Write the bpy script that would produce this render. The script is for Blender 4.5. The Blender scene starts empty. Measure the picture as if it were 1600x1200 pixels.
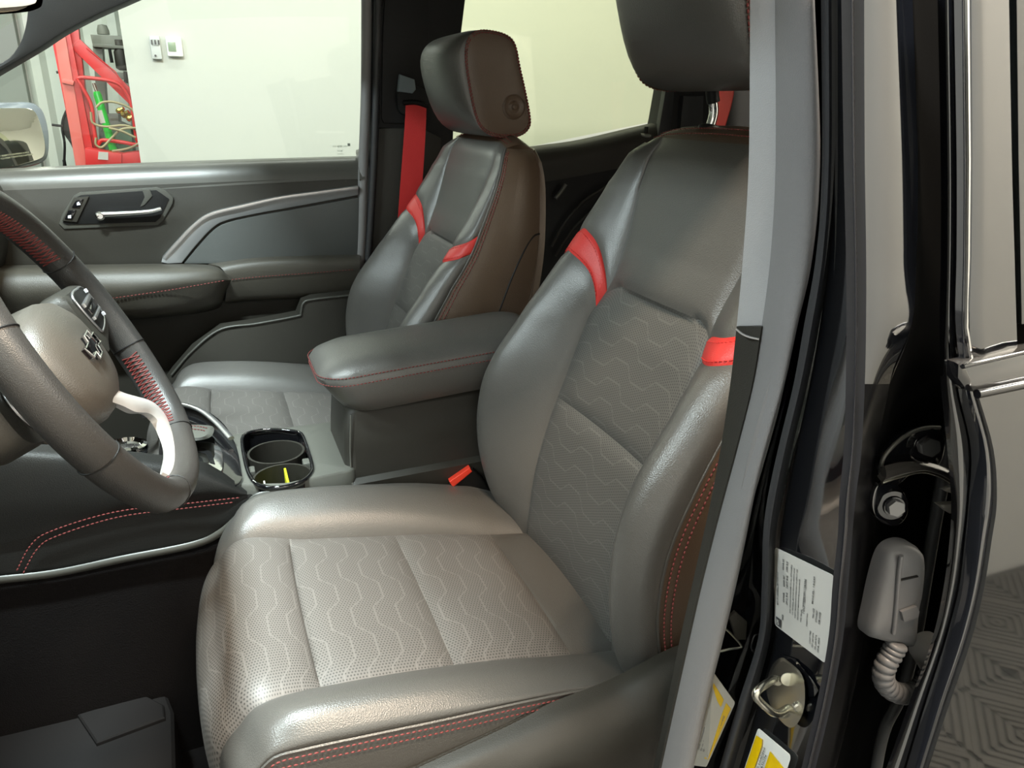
import bpy, bmesh, math, random
from mathutils import Vector, Matrix
random.seed(4)
V = Vector
scene = bpy.context.scene
col = scene.collection
# ------------------------------------------------------------------ camera
# metres; x = towards the truck's tail, y = towards its passenger side, z = up; origin = rear of the driver seat cushion
CAM = V((-.3644, -.8720, .7223)); YAW, PIT, ROL = math.radians(21.8), math.radians(20.3), math.radians(.91); FPX = 1173.
fw = V((math.sin(YAW)*math.cos(PIT), math.cos(YAW)*math.cos(PIT), -math.sin(PIT)))
r0 = fw.cross(V((0, 0, 1))).normalized(); u0 = r0.cross(fw)
rt = r0*math.cos(ROL)+u0*math.sin(ROL); up = -r0*math.sin(ROL)+u0*math.cos(ROL)
cd = bpy.data.cameras.new('camera'); cam = bpy.data.objects.new('camera', cd); col.objects.link(cam)
M3 = Matrix((rt, up, -fw)).transposed().to_4x4(); M3.translation = CAM
cam.matrix_world = M3
cd.sensor_width = 36; cd.lens = FPX/1600*36; cd.clip_start = .02; cd.clip_end = 60
scene.camera = cam
GZ = -.92          # garage floor
# ------------------------------------------------------------------ world, lamps, exposure
w = bpy.data.worlds.new('world'); scene.world = w; w.use_nodes = True
w.node_tree.nodes['Background'].inputs[0].default_value = (.75, .8, .85, 1)
w.node_tree.nodes['Background'].inputs[1].default_value = .25
scene.view_settings.view_transform = 'Standard'; scene.view_settings.look = 'None'
scene.view_settings.gamma = 1; scene.view_settings.use_curve_mapping = False
scene.view_settings.exposure = 0.0
def area(name, loc, target, sx, sy, power, colr):
    l = bpy.data.lights.new(name, 'AREA'); l.shape = 'RECTANGLE'; l.size = sx; l.size_y = sy; l.energy = power; l.color = colr
    o = bpy.data.objects.new(name, l); col.objects.link(o); o.location = loc
    o.rotation_euler = (V(target)-V(loc)).to_track_quat('-Z', 'Y').to_euler(); return o
area('lamp_front_left', (-2.15, -.15, 2.08), (.1, .1, .2), .55, .14, 52, (.84, .93, 1))
area('lamp_over_windshield', (-.70, -.02, 2.08), (-.45, .0, .1), .06, .36, 125, (.86, .94, 1))
area('lamp_driver_side', (.0, -1.02, 2.1), (-.05, -.1, .1), .6, .1, 54, (1, .80, .60))
area('wall_fill_rear_left', (2.2, -1.25, 2.1), (2.2, -1.4, 0), 1.4, .25, 105, (1, .95, .86))  # added lamp, brightens the left wall that the gloss paint mirrors
area('lamp_passenger_side', (.6, 1.9, 2.1), (.6, 1.95, 0), 2.4, .2, 17, (.97, 1, .93))
area('lamp_front_right', (-1.6, 3.0, 2.1), (-1.6, 3.1, 0), 1.6, .3, 40, (.95, 1, .92))

# ------------------------------------------------------------------ helpers
def at(px, py, y=None, x=None, z=None):
    d = fw+rt*((px-800)/FPX)-up*((py-600)/FPX)
    t = (y-CAM.y)/d.y if y is not None else (x-CAM.x)/d.x if x is not None else (z-CAM.z)/d.z
    return CAM+d*t
def atplane(px, py, p0, n):
    d = fw+rt*((px-800)/FPX)-up*((py-600)/FPX)
    return CAM+d*((p0-CAM).dot(n)/d.dot(n))
def lerp(a, b, t): return a+(b-a)*t
def cr(p0, p1, p2, p3, t):
    return .5*((2*p1)+(p2-p0)*t+(2*p0-5*p1+4*p2-p3)*t*t+(3*p1-p0-3*p2+p3)*t*t*t)
def spl(pts, s, closed=False):
    n = len(pts)
    if closed:
        s = (s % 1)*n; i = int(s); t = s-i
        return cr(pts[(i-1) % n], pts[i % n], pts[(i+1) % n], pts[(i+2) % n], t)
    s = min(max(s, 0), 1)*(n-1); i = min(int(s), n-2); t = s-i
    a = pts[i-1] if i > 0 else 2*pts[0]-pts[1]
    d = pts[i+2] if i+2 < n else 2*pts[-1]-pts[-2]
    return cr(a, pts[i], pts[i+1], d, t)
def curve(pts, n, closed=False):
    pts = [V(p) for p in pts]
    return [spl(pts, i/n if closed else i/(n-1), closed) for i in range(n)]
def even(pts, step):
    out = [pts[0].copy()]; acc = 0
    for a, b in zip(pts, pts[1:]):
        L = (b-a).length
        if L < 1e-9: continue
        d = step-acc
        while d <= L: out.append(a.lerp(b, d/L)); d += step
        acc = L-(d-step)
    return out
def tab(T, x):   # smooth table lookup; T rows (key, v1, v2, ...)
    n = len(T)
    if x <= T[0][0]: return T[0][1:]
    if x >= T[-1][0]: return T[-1][1:]
    for i in range(n-1):
        if T[i][0] <= x <= T[i+1][0]:
            t = (x-T[i][0])/(T[i+1][0]-T[i][0]); m = len(T[0])
            A = T[max(i-1, 0)]; D = T[min(i+2, n-1)]
            return tuple(cr(A[k], T[i][k], T[i+1][k], D[k], t) for k in range(1, m))
def wl(o):
    p = V((0, 0, 0))
    while o: p = p+o.location; o = o.parent
    return p
def tagit(o, label=None, cat=None, group=None, kind=None):
    for k, v in (('label', label), ('category', cat), ('group', group), ('kind', kind)):
        if v: o[k] = v
    return o
def thing(name, loc, label, cat, group=None):
    o = bpy.data.objects.new(name, None); col.objects.link(o); o.location = loc; o.empty_display_size = .05
    return tagit(o, label, cat, group)
def mk(name, verts, faces, m, parent=None, uvs=None, sharp=40, kind=None, label=None):
    me = bpy.data.meshes.new(name); me.from_pydata([tuple(v) for v in verts], [], faces)
    if uvs:
        ul = me.uv_layers.new(name='uv')
        for l in me.loops: ul.data[l.index].uv = uvs[l.vertex_index]
    bm = bmesh.new(); bm.from_mesh(me); bmesh.ops.recalc_face_normals(bm, faces=bm.faces); bm.to_mesh(me); bm.free()
    me.shade_smooth()
    if sharp: me.set_sharp_from_angle(angle=math.radians(sharp))
    if m: me.materials.append(m)
    o = bpy.data.objects.new(name, me); col.objects.link(o)
    if parent: o.parent = parent; o.location = -wl(parent)
    if kind: o['kind'] = kind
    if label: o['label'] = label
    return o
def surf(name, f, nu, nv, m, parent=None, pil=0., fall=.012, th=.012, uvf=None, flip=False, label=None, kind=None, edges=(1, 1, 1, 1)):
    """closed padded panel over the surface f(u,v); it drops into a seam at its edges"""
    P = [[V(f(i/nu, j/nv)) for j in range(nv+1)] for i in range(nu+1)]
    N = [[None]*(nv+1) for _ in range(nu+1)]
    for i in range(nu+1):
        for j in range(nv+1):
            a = P[min(i+1, nu)][j]-P[max(i-1, 0)][j]; b = P[i][min(j+1, nv)]-P[i][max(j-1, 0)]
            n = a.cross(b)
            n = n.normalized() if n.length > 1e-12 else V((0, 0, 1))
            N[i][j] = -n if flip else n
    Lu = sum((P[i+1][nv//2]-P[i][nv//2]).length for i in range(nu)); Lv = sum((P[nu//2][j+1]-P[nu//2][j]).length for j in range(nv))
    vs = []; uv = []; B = []
    for i in range(nu+1):
        for j in range(nv+1):
            ds = [d for d, e in ((i/nu*Lu, edges[0]), ((1-i/nu)*Lu, edges[1]), (j/nv*Lv, edges[2]), ((1-j/nv)*Lv, edges[3])) if e]
            k = 1.
            for d in ds: k *= 1-math.exp(-d/fall)
            vs.append(P[i][j]+N[i][j]*(pil*k)); B.append(P[i][j]-N[i][j]*th)
            uv.append(uvf(i/nu, j/nv) if uvf else (i/nu*Lu, j/nv*Lv))
    W = nv+1; F = []
    for i in range(nu):
        for j in range(nv): F.append((i*W+j, (i+1)*W+j, (i+1)*W+j+1, i*W+j+1))
    if th:
        o = len(vs); vs += B; uv += uv[:]
        for i in range(nu):
            for j in range(nv): F.append((o+i*W+j, o+i*W+j+1, o+(i+1)*W+j+1, o+(i+1)*W+j))
        for i in range(nu):
            F.append((i*W, o+i*W, o+(i+1)*W, (i+1)*W)); F.append((i*W+nv, (i+1)*W+nv, o+(i+1)*W+nv, o+i*W+nv))
        for j in range(nv):
            F.append((j, j+1, o+j+1, o+j)); F.append((nu*W+j, o+nu*W+j, o+nu*W+j+1, nu*W+j+1))
    return mk(name, vs, F, m, parent, uv, 60, kind, label)
def gridf(rows):
    rows = [[V(p) for p in r] for r in rows]
    def f(u, v):
        return spl([spl(r, v) for r in rows], u)
    return f
def tube(name, pts, r, m, parent=None, n=10, closed=False, flat=1., upv=None, caps=True, label=None, kind=None, rf=None):
    pts = [V(p) for p in pts]; vs = []; F = []; K = len(pts)
    prev = None
    for i, p in enumerate(pts):
        t = (pts[(i+1) % K]-pts[i-1]) if closed else pts[min(i+1, K-1)]-pts[max(i-1, 0)]
        t.normalize()
        if upv is not None: a = V(upv)-t*V(upv).dot(t)
        elif prev is None: a = V((0, 0, 1)) if abs(t.z) < .9 else V((1, 0, 0)); a = a-t*a.dot(t)
        else: a = prev-t*prev.dot(t)
        a.normalize(); prev = a; b = t.cross(a)
        rr = r*(rf(i/(K-1)) if rf else 1)
        for k in range(n):
            an = 2*math.pi*k/n; vs.append(p+a*(math.cos(an)*rr*flat)+b*(math.sin(an)*rr))
    for i in range(K if closed else K-1):
        j = (i+1) % K
        for k in range(n):
            F.append((i*n+k, i*n+(k+1) % n, j*n+(k+1) % n, j*n+k))
    if not closed and caps: F.append(tuple(range(n))); F.append(tuple(range((K-1)*n, K*n)))
    return mk(name, vs, F, m, parent, None, 50, kind, label)
def prism(name, pts, d, m, parent=None, bev=.002, seg=2, label=None, kind=None):
    """pts = outline (3D, roughly flat); d = depth vector away from the visible face"""
    pts = [V(p) for p in pts]; d = V(d); n = len(pts)
    bm = bmesh.new(); a = [bm.verts.new(p) for p in pts]; b = [bm.verts.new(p+d) for p in pts]
    f1 = bm.faces.new(a); bm.faces.new(list(reversed(b)))
    for i in range(n): bm.faces.new((a[i], b[i], b[(i+1) % n], a[(i+1) % n]))
    bmesh.ops.recalc_face_normals(bm, faces=bm.faces)
    if bev: bmesh.ops.bevel(bm, geom=list(f1.edges), offset=bev, segments=seg, profile=.6, affect='EDGES', clamp_overlap=True)
    bmesh.ops.triangulate(bm, faces=[f for f in bm.faces if len(f.verts) > 4])
    me = bpy.data.meshes.new(name); bm.to_mesh(me); bm.free(); me.shade_smooth(); me.set_sharp_from_angle(angle=math.radians(35))
    me.materials.append(m); o = bpy.data.objects.new(name, me); col.objects.link(o)
    if parent: o.parent = parent; o.location = -wl(parent)
    if kind: o['kind'] = kind
    if label: o['label'] = label
    return o
def pp(px, y, n=0): return [at(a, b, y=y) for a, b in (px if not n else curve2(px, n))]
def curve2(px, n, closed=False):
    return [(q.x, q.y) for q in curve([(a, b, 0) for a, b in px], n, closed)]
def box(name, a, b, m, parent=None, bev=.004, label=None, kind=None):
    a, b = V(a), V(b)
    bm = bmesh.new(); bmesh.ops.create_cube(bm, size=1)
    for v in bm.verts: v.co = V(((a.x+b.x)/2+v.co.x*(b.x-a.x), (a.y+b.y)/2+v.co.y*(b.y-a.y), (a.z+b.z)/2+v.co.z*(b.z-a.z)))
    if bev: bmesh.ops.bevel(bm, geom=list(bm.edges), offset=bev, segments=2, profile=.6, affect='EDGES', clamp_overlap=True)
    me = bpy.data.meshes.new(name); bm.to_mesh(me); bm.free(); me.shade_smooth(); me.set_sharp_from_angle(angle=math.radians(40)); me.materials.append(m)
    o = bpy.data.objects.new(name, me); col.objects.link(o)
    if parent: o.parent = parent; o.location = -wl(parent)
    if label: o['label'] = label
    if kind: o['kind'] = kind
    return o
def lathe(name, prof, c, ax, m, parent=None, n=24, label=None, sx=1.):
    ax = V(ax).normalized(); a = ax.orthogonal().normalized(); b = ax.cross(a); c = V(c); vs = []; F = []
    for (r, h) in prof:
        for k in range(n):
            t = 2*math.pi*k/n; vs.append(c+ax*h+a*(r*math.cos(t)*sx)+b*(r*math.sin(t)))
    for i in range(len(prof)-1):
        for k in range(n): F.append((i*n+k, i*n+(k+1) % n, (i+1)*n+(k+1) % n, (i+1)*n+k))
    F.append(tuple(range(n))); F.append(tuple(range((len(prof)-1)*n, len(prof)*n)))
    return mk(name, vs, F, m, parent, None, 40, None, label)
def loft(name, rings, m, parent=None, sharp=60, label=None, uv=None, closed=True):
    n = len(rings[0]); vs = [V(p) for r in rings for p in r]; F = []
    for i in range(len(rings)-1):
        for k in range(n): F.append((i*n+k, i*n+(k+1) % n, (i+1)*n+(k+1) % n, (i+1)*n+k))
    if closed == True: F.append(tuple(range(n)))
    if closed: F.append(tuple(range((len(rings)-1)*n, len(rings)*n)))
    return mk(name, vs, F, m, parent, None, sharp, None, label)
def stitches(name, lines, m, parent=None, step=.0062, ln=.0044, r=.0009, label=None):
    vs = []; F = []
    for pts in lines:
        e = even(pts, step)
        for a, b in zip(e, e[1:]):
            t = (b-a).normalized(); p = a; q = a+t*ln
            s = t.orthogonal().normalized(); c = t.cross(s); o = len(vs)
            for k, rr in ((p, .5), (p.lerp(q, .5), 1.), (q, .5)):
                for an in range(5):
                    th = an*2*math.pi/5; vs.append(k+s*(r*rr*math.cos(th))+c*(r*rr*math.sin(th)))
            for i in range(2):
                for k in range(5): F.append((o+i*5+k, o+i*5+(k+1) % 5, o+i*5+5+(k+1) % 5, o+i*5+5+k))
            F.append(tuple(o+k for k in range(5))); F.append(tuple(o+10+k for k in range(5)))
    return mk(name, vs, F, m, parent, None, 0, 'stuff', label)
def rrect(x0, x1, y0, y1, r, n=6):
    out = []
    for cx, cy, a0 in ((x1-r, y1-r, 0), (x0+r, y1-r, 90), (x0+r, y0+r, 180), (x1-r, y0+r, 270)):
        for k in range(n+1):
            a = math.radians(a0+90*k/n); out.append((cx+r*math.cos(a), cy+r*math.sin(a)))
    return out
# ------------------------------------------------------------------ materials
def mat(name, c, rough=.5, metal=0., spec=.5, coat=0., bump=0., bscale=400., ior=1.5, emit=0., vary=0., trans=0.):
    m = bpy.data.materials.new(name); m.use_nodes = True; nt = m.node_tree; b = nt.nodes['Principled BSDF']
    b.inputs['Base Color'].default_value = (*c, 1); b.inputs['Roughness'].default_value = rough; b.inputs['Metallic'].default_value = metal
    b.inputs['Specular IOR Level'].default_value = spec; b.inputs['Coat Weight'].default_value = coat; b.inputs['Coat Roughness'].default_value = .03; b.inputs['IOR'].default_value = ior
    if trans: b.inputs['Transmission Weight'].default_value = trans
    if emit: b.inputs['Emission Color'].default_value = (*c, 1); b.inputs['Emission Strength'].default_value = emit
    tc = nt.nodes.new('ShaderNodeTexCoord')
    if bump:
        n = nt.nodes.new('ShaderNodeTexVoronoi'); n.inputs['Scale'].default_value = bscale; nt.links.new(tc.outputs['Object'], n.inputs['Vector'])
        bp = nt.nodes.new('ShaderNodeBump'); bp.inputs['Strength'].default_value = bump; bp.inputs['Distance'].default_value = .0006
        nt.links.new(n.outputs['Distance'], bp.inputs['Height']); nt.links.new(bp.outputs['Normal'], b.inputs['Normal'])
    if vary:
        n = nt.nodes.new('ShaderNodeTexNoise'); n.inputs['Scale'].default_value = 9; n.inputs['Detail'].default_value = 5; nt.links.new(tc.outputs['Object'], n.inputs['Vector'])
        mx = nt.nodes.new('ShaderNodeMixRGB'); mx.inputs[1].default_value = (*[q*(1-vary) for q in c], 1); mx.inputs[2].default_value = (*[min(1, q*(1+vary)) for q in c], 1)
        nt.links.new(n.outputs['Fac'], mx.inputs[0]); nt.links.new(mx.outputs[0], b.inputs['Base Color'])
    return m
def mth(nt, op, a, b=0.):
    n = nt.nodes.new('ShaderNodeMath'); n.operation = op
    for i, q in enumerate((a, b)):
        if hasattr(q, 'links'): nt.links.new(q, n.inputs[i])
        else: n.inputs[i].default_value = q
    return n.outputs[0]
def perf(name, c, c2, hole, swap=False):
    """perforated upholstery: rows of punched holes (from uv in metres) and pale wavy lines"""
    m = bpy.data.materials.new(name); m.use_nodes = True; nt = m.node_tree; b = nt.nodes['Principled BSDF']
    uv = nt.nodes.new('ShaderNodeUVMap'); uv.uv_map = 'uv'; sp = nt.nodes.new('ShaderNodeSeparateXYZ'); nt.links.new(uv.outputs[0], sp.inputs[0])
    U, W = sp.outputs[0], sp.outputs[1]
    if swap: U, W = W, U
    s = 1/.0040
    row = mth(nt, 'FLOOR', mth(nt, 'MULTIPLY', W, s)); off = mth(nt, 'MULTIPLY', mth(nt, 'MODULO', row, 2.), .5)
    fx = mth(nt, 'SUBTRACT', mth(nt, 'FRACT', mth(nt, 'ADD', mth(nt, 'MULTIPLY', U, s), off)), .5)
    fy = mth(nt, 'SUBTRACT', mth(nt, 'FRACT', mth(nt, 'MULTIPLY', W, s)), .5)
    d = mth(nt, 'SQRT', mth(nt, 'ADD', mth(nt, 'MULTIPLY', fx, fx), mth(nt, 'MULTIPLY', fy, fy)))
    dot = mth(nt, 'LESS_THAN', d, .27)
    # wavy line: triangle wave clipped, so that straight runs alternate with slanted steps
    t = mth(nt, 'ABSOLUTE', mth(nt, 'SUBTRACT', mth(nt, 'FRACT', mth(nt, 'MULTIPLY', W, 9.)), .5))
    t = mth(nt, 'MINIMUM', mth(nt, 'MAXIMUM', t, .16), .34)
    ph = mth(nt, 'ADD', mth(nt, 'MULTIPLY', U, 34.), mth(nt, 'MULTIPLY', t, 3.4))
    ln = mth(nt, 'LESS_THAN', mth(nt, 'ABSOLUTE', mth(nt, 'SUBTRACT', mth(nt, 'FRACT', ph), .5)), .04)
    mx = nt.nodes.new('ShaderNodeMixRGB'); mx.inputs[1].default_value = (*c, 1); mx.inputs[2].default_value = (*c2, 1); nt.links.new(ln, mx.inputs[0])
    m2 = nt.nodes.new('ShaderNodeMixRGB'); m2.inputs[2].default_value = (*hole, 1); nt.links.new(mx.outputs[0], m2.inputs[1])
    nt.links.new(mth(nt, 'MULTIPLY', dot, mth(nt, 'SUBTRACT', 1., ln)), m2.inputs[0])
    nt.links.new(m2.outputs[0], b.inputs['Base Color']); b.inputs['Roughness'].default_value = .5; b.inputs['Specular IOR Level'].default_value = .6
    return m
LE = (.092, .088, .081)
leather = mat('charcoal_leather', LE, .37, spec=.75, bump=.35, bscale=650)
leather_side = mat('warm_lit_leather', (.10, .066, .043), .40, spec=.5, bump=.35, bscale=650)  # charcoal seat leather with the warm lamp tone put into its colour
leather_k = mat('shaded_leather', (.013, .013, .012), .5, spec=.3, bump=.35, bscale=650)  # darker leather: footwell shade put into the colour of the knee pad
leather_d = mat('door_leather', (.055, .05, .04), .45, bump=.35, bscale=650)
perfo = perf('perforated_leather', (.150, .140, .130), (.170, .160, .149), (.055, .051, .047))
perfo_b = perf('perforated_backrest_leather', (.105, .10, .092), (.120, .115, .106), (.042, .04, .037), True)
red = mat('red_leather', (.62, .035, .03), .45, bump=.3, bscale=700)
redbelt = mat('red_webbing', (.65, .03, .03), .6, bump=.4, bscale=900)
thread = mat('red_thread', (.19, .035, .032), .65)
plastic = mat('charcoal_plastic', (.029, .027, .022), .52, spec=.35, bump=.25, bscale=900)
plastic_g = mat('grey_plastic', (.115, .115, .10), .5, bump=.2, bscale=900)
sillp = mat('sill_plastic', (.07, .068, .06), .33, bump=.15, bscale=900)
plastic_d = mat('black_plastic', (.009, .009, .009), .5, spec=.25, bump=.2, bscale=900)
pillar_m = mat('pillar_trim_grey', (.36, .36, .365), .55, bump=.3, bscale=1200)
plastic_h = mat('dark_grey_plastic', (.06, .06, .052), .4)
rubber = mat('grey_rubber_seal', (.21, .205, .205), .42, bump=.3, bscale=1500)
rubber_d = mat('black_rubber_seal', (.03, .03, .032), .5)
piano = mat('gloss_black', (.006, .006, .007), .06, coat=1)
paint = mat('gloss_black_paint', (.004, .0045, .006), .05, ior=2.3, spec=.5, coat=1)
silver = mat('satin_silver', (.55, .55, .56), .28, metal=.9)
chrome = mat('chrome', (.8, .8, .8), .08, metal=1)
steel = mat('zinc_plated_steel', (.72, .7, .62), .25, metal=1)
white = mat('white_wall', (.54, .56, .505), .6)
white_s = mat('warm_white_wall', (.72, .69, .62), .6)
ceilm = mat('ceiling_white', (.7, .7, .66), .7)
corr = mat('white_metal_cladding', (.66, .70, .63), .45)
greyw = mat('grey_door_panel', (.28, .31, .28), .5)
tile_m = mat('dark_tile', (.07, .066, .056), .5)
tile_g = mat('tile_groove', (.02, .02, .017), .7)
carpet = mat('black_carpet', (.007, .006, .006), .95, spec=.1, bump=.8, bscale=500)
hoist_r = mat('red_hoist_paint', (.72, .035, .035), .35)
hoist_l = mat('pale_red_paint', (.8, .18, .15), .4)  # paler red for the mast face and clamp
green = mat('green_ram_paint', (.02, .62, .05), .3)
gmetal = mat('grey_machine_paint', (.19, .20, .17), .5, vary=.25)
brass = mat('brass', (.75, .6, .15), .25, metal=1)
hosem = mat('tan_hose', (.42, .36, .2), .5)
paper = mat('label_paper', (.62, .6, .55), .35)
ink = mat('label_ink', (.06, .06, .06), .5)
yellow = mat('label_yellow', (.85, .55, .0), .4)
redbtn = mat('red_buckle_button', (.9, .06, .03), .35)
whitep = mat('white_icon', (.8, .85, .95), .5)
lime = mat('yellow_tab', (.6, .62, .02), .4)
boot_m = mat('grey_rubber_boot', (.13, .13, .135), .38, vary=.3)
mirror_m = mat('mirror_glass', (.85, .85, .78), .02, metal=1)
lampw = mat('lamp_diffuser', (1, 1, .95), .5, emit=4)
def glassm(name, c, fac):
    m = bpy.data.materials.new(name); m.use_nodes = True; nt = m.node_tree; nt.nodes.clear()
    o = nt.nodes.new('ShaderNodeOutputMaterial'); t = nt.nodes.new('ShaderNodeBsdfTransparent'); t.inputs[0].default_value = (*c, 1)
    g = nt.nodes.new('ShaderNodeBsdfGlossy'); g.inputs['Roughness'].default_value = .01; mx = nt.nodes.new('ShaderNodeMixShader'); mx.inputs[0].default_value = fac
    nt.links.new(t.outputs[0], mx.inputs[1]); nt.links.new(g.outputs[0], mx.inputs[2]); nt.links.new(mx.outputs[0], o.inputs[0]); return m
glass = glassm('window_glass', (.97, 1, .97), .02)
glass_r = glassm('tinted_rear_glass', (.93, .95, .84), .02)
def textmesh(body, size, font_bold=False):
    c = bpy.data.curves.new('t', 'FONT'); c.body = body; c.size = size; c.resolution_u = 1; c.offset = .022*size
    o = bpy.data.objects.new('t', c); col.objects.link(o); dg = bpy.context.evaluated_depsgraph_get()
    me = bpy.data.meshes.new_from_object(o.evaluated_get(dg)); bpy.data.objects.remove(o); return me
def decal(name, items, bil, m, parent, flat=False, label=None, kind=None):
    """items: (text, u, v, size, rot90, xscale) written on the surface bil(u,v), u,v in metres"""
    vs = []; F = []
    for (t, u, v, s, rot) in items:
        me = textmesh(t, s); o = len(vs)
        for q in me.vertices:
            a, b = q.co.x, q.co.y
            if rot: a, b = -b, a
            vs.append(bil(u+a, v+b))
        for p in me.polygons: F.append(tuple(o+i for i in p.vertices))
        bpy.data.meshes.remove(me)
    return mk(name, vs, F, m, parent, None, 0, kind, label)
# ================================================================== GARAGE
floor = thing('floor', (0, 0, GZ), None, None); floor['kind'] = 'structure'
box('floor_slab', (-4.2, -2.1, GZ-.1), (3.6, 4.6, GZ-.012), tile_m, floor, 0)
def tile_mesh(s):
    vs = []; F = []
    def bar(a, b, wd, z0, z1):
        t = (b-a).normalized(); nn = V((-t.y, t.x, 0))*wd/2; o = len(vs)
        for z in (z0, z1):
            for q in (a-nn, b-nn, b+nn, a+nn): vs.append(V((q.x, q.y, z)))
        F.extend([(o+4, o+5, o+6, o+7), (o, o+1, o+5, o+4), (o+1, o+2, o+6, o+5), (o+2, o+3, o+7, o+6), (o+3, o, o+4, o+7)])
    h = s/2
    o = len(vs)
    for z in (-.014, -.006):
        for a, b in ((-h, -h), (h, -h), (h, h), (-h, h)): vs.append(V((a*.995, b*.995, z)))
    F.extend([(4, 5, 6, 7), (0, 1, 5, 4), (1, 2, 6, 5), (2, 3, 7, 6), (3, 0, 4, 7), (0, 3, 2, 1)])
    k = 0.02
    while k < h:      # concentric diamonds of ribs
        for sx, sy in ((1, 1), (-1, 1), (-1, -1), (1, -1)):
            bar(V((sx*k, 0, 0)), V((0, sy*k, 0)), .017, -.006, 0)
            r = h-.004-k
            if r > .02: bar(V((sx*(h-.004), sy*k, 0)), V((sx*k, sy*(h-.004), 0)), .017, -.006, 0)
        k += .034
    me = bpy.data.meshes.new('floor_tile'); me.from_pydata([tuple(v) for v in vs], [], F); me.materials.append(tile_m); me.materials.append(tile_g); me.update()
    for i in range(6): me.polygons[i].material_index = 1
    return me
tm = tile_mesh(.4)
for i in range(19):
    for j in range(14):
        o = bpy.data.objects.new('floor_tile', tm); col.objects.link(o); o.parent = floor
        o.location = (-3.8+.4*i+.2, -1.84+.2+.4*j, 0)
def wallb(name, a, b, m): 
    o = box(name, a, b, m, None, 0); o['kind'] = 'structure'; return o
wallb('wall_right', (-.60, 2.6, GZ), (3.4, 2.72, 2.2), white)
wallb('wall_left', (-4, -1.98, GZ), (3.4, -1.86, 2.2), white_s)
wallb('wall_rear', (3.4, -1.98, GZ), (3.5, 4.6, 2.2), white_s)
wallb('wall_front', (-4.1, -1.98, GZ), (-4, 4.6, 2.2), greyw)
wallb('ceiling', (-4, -1.98, 2.2), (3.4, 4.6, 2.3), ceilm)
wb = thing('wall_back', (-.9, 4.45, GZ), None, None); wb['kind'] = 'structure'
prof = []; x = -1.24
while x < 0.2:
    prof += [(x, 0), (x+.03, .035), (x+.075, .035), (x+.105, 0)]; x += .21
vs = []; F = []
for (a, b) in prof: vs += [V((a, 4.45-b, GZ)), V((a, 4.45-b, 2.2))]
for i in range(len(prof)-1): F.append((2*i, 2*i+2, 2*i+3, 2*i+1))
mk('metal_cladding', vs, F, corr, wb, None, 20)
box('wall_board', (-4, 4.46, GZ), (3.4, 4.6, 2.2), white, wb, 0)
box('grey_panel', (-4, 4.38, GZ), (-1.25, 4.455, 2.2), greyw, wb, .004, label='plain grey flat panel beside the ribbed cladding')
LL = ['short ceiling light ahead of the truck windshield', 'short crosswise ceiling light above the windshield', 'ceiling light above the open driver doorway', 'added unseen light above the rear left of the truck, brightening the wall', 'longest ceiling light along the passenger side of the truck', 'ceiling light above the red engine hoist']  # the rear left fitting is added to light the left wall
for (lx, ly, sx), lab in zip(((-2.15, -.15, .6), (-.70, -.02, .12), (.0, -1.02, .6), (2.2, -1.25, 1.4), (.6, 1.9, 2.4), (-1.6, 3.0, 1.6)), LL):
    o = box('ceiling_light', (lx-sx/2, ly-(.2 if sx < .2 else .09), 2.13), (lx+sx/2, ly+(.2 if sx < .2 else .09), 2.2), lampw, None, .01)
    o.scale = (1, 1, 1)
    tagit(o, lab, 'light', 'ceiling lights of the garage')
# thermostat and controller
t = thing('thermostat', at(271, 74, y=2.6), 'square white thermostat with a green screen on the white wall', 'thermostat')
a = at(258, 57, y=2.59); b = at(287, 89, y=2.59)
box('housing', (a.x, 2.572, b.z), (b.x, 2.598, a.z), mat('thermostat_white', (.85, .86, .8), .4), t, .006)
a = at(262, 66, y=2.59); b = at(276, 81, y=2.59)
box('screen', (a.x, 2.569, b.z), (b.x, 2.574, a.z), mat('thermostat_screen', (.22, .30, .2), .3), t, .001)
t = thing('wall_controller', at(244, 76, y=2.6), 'tall grey fan controller box left of the thermostat on the white wall', 'controller')
a = at(233, 56, y=2.59); b = at(254, 93, y=2.59)
box('housing', (a.x, 2.572, b.z), (b.x, 2.598, a.z), mat('controller_grey', (.55, .58, .56), .4), t, .004)
a = at(237, 61, y=2.59); b = at(249, 72, y=2.59)
box('display', (a.x, 2.569, b.z), (b.x, 2.574, a.z), mat('display_grey', (.4, .43, .42), .4), t, .001)
for dx in (-.004, .0, .004):
    box('digit', ((a.x+b.x)/2+dx*3-.003, 2.566, (a.z+b.z)/2-.008), ((a.x+b.x)/2+dx*3+.003, 2.5695, (a.z+b.z)/2+.008), ink, t, 0)
c = at(243, 87, y=2.57); lathe('button', [(.004, 0), (.004, .004)], c, (0, -1, 0), ink, t, 10)
# engine hoist behind
HY = 3.6
t = thing('engine_hoist', (-.9, HY, GZ), 'red folding engine hoist standing against the ribbed metal wall', 'hoist')
def bar2(name, p, q, wpx, y0, dep, m, parent, bev=.003, label=None):
    a, b = V((p[0], p[1], 0)), V((q[0], q[1], 0)); d = (b-a).normalized(); n = V((-d.y, d.x, 0))*wpx/2
    return prism(name, pp([(v.x, v.y) for v in (a-n, a+n, b+n, b-n)], y0), (0, dep, 0), m, parent, bev, label=label)
bar2('mast', (82, -10), (143, 300), 30, HY, .10, hoist_r, t)
bar2('mast_face', (82, -10), (134, 300), 18, HY-.012, .02, hoist_l, t, label='pinkish front face of the mast')
bar2('brace', (118, 68), (225, 172), 19, HY+.02, .06, hoist_r, t)
bar2('brace_gusset', (112, 40), (124, 150), 20, HY+.03, .05, hoist_r, t)
bar2('side_post', (120, 125), (150, 255), 18, HY+.04, .05, hoist_r, t)
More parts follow.
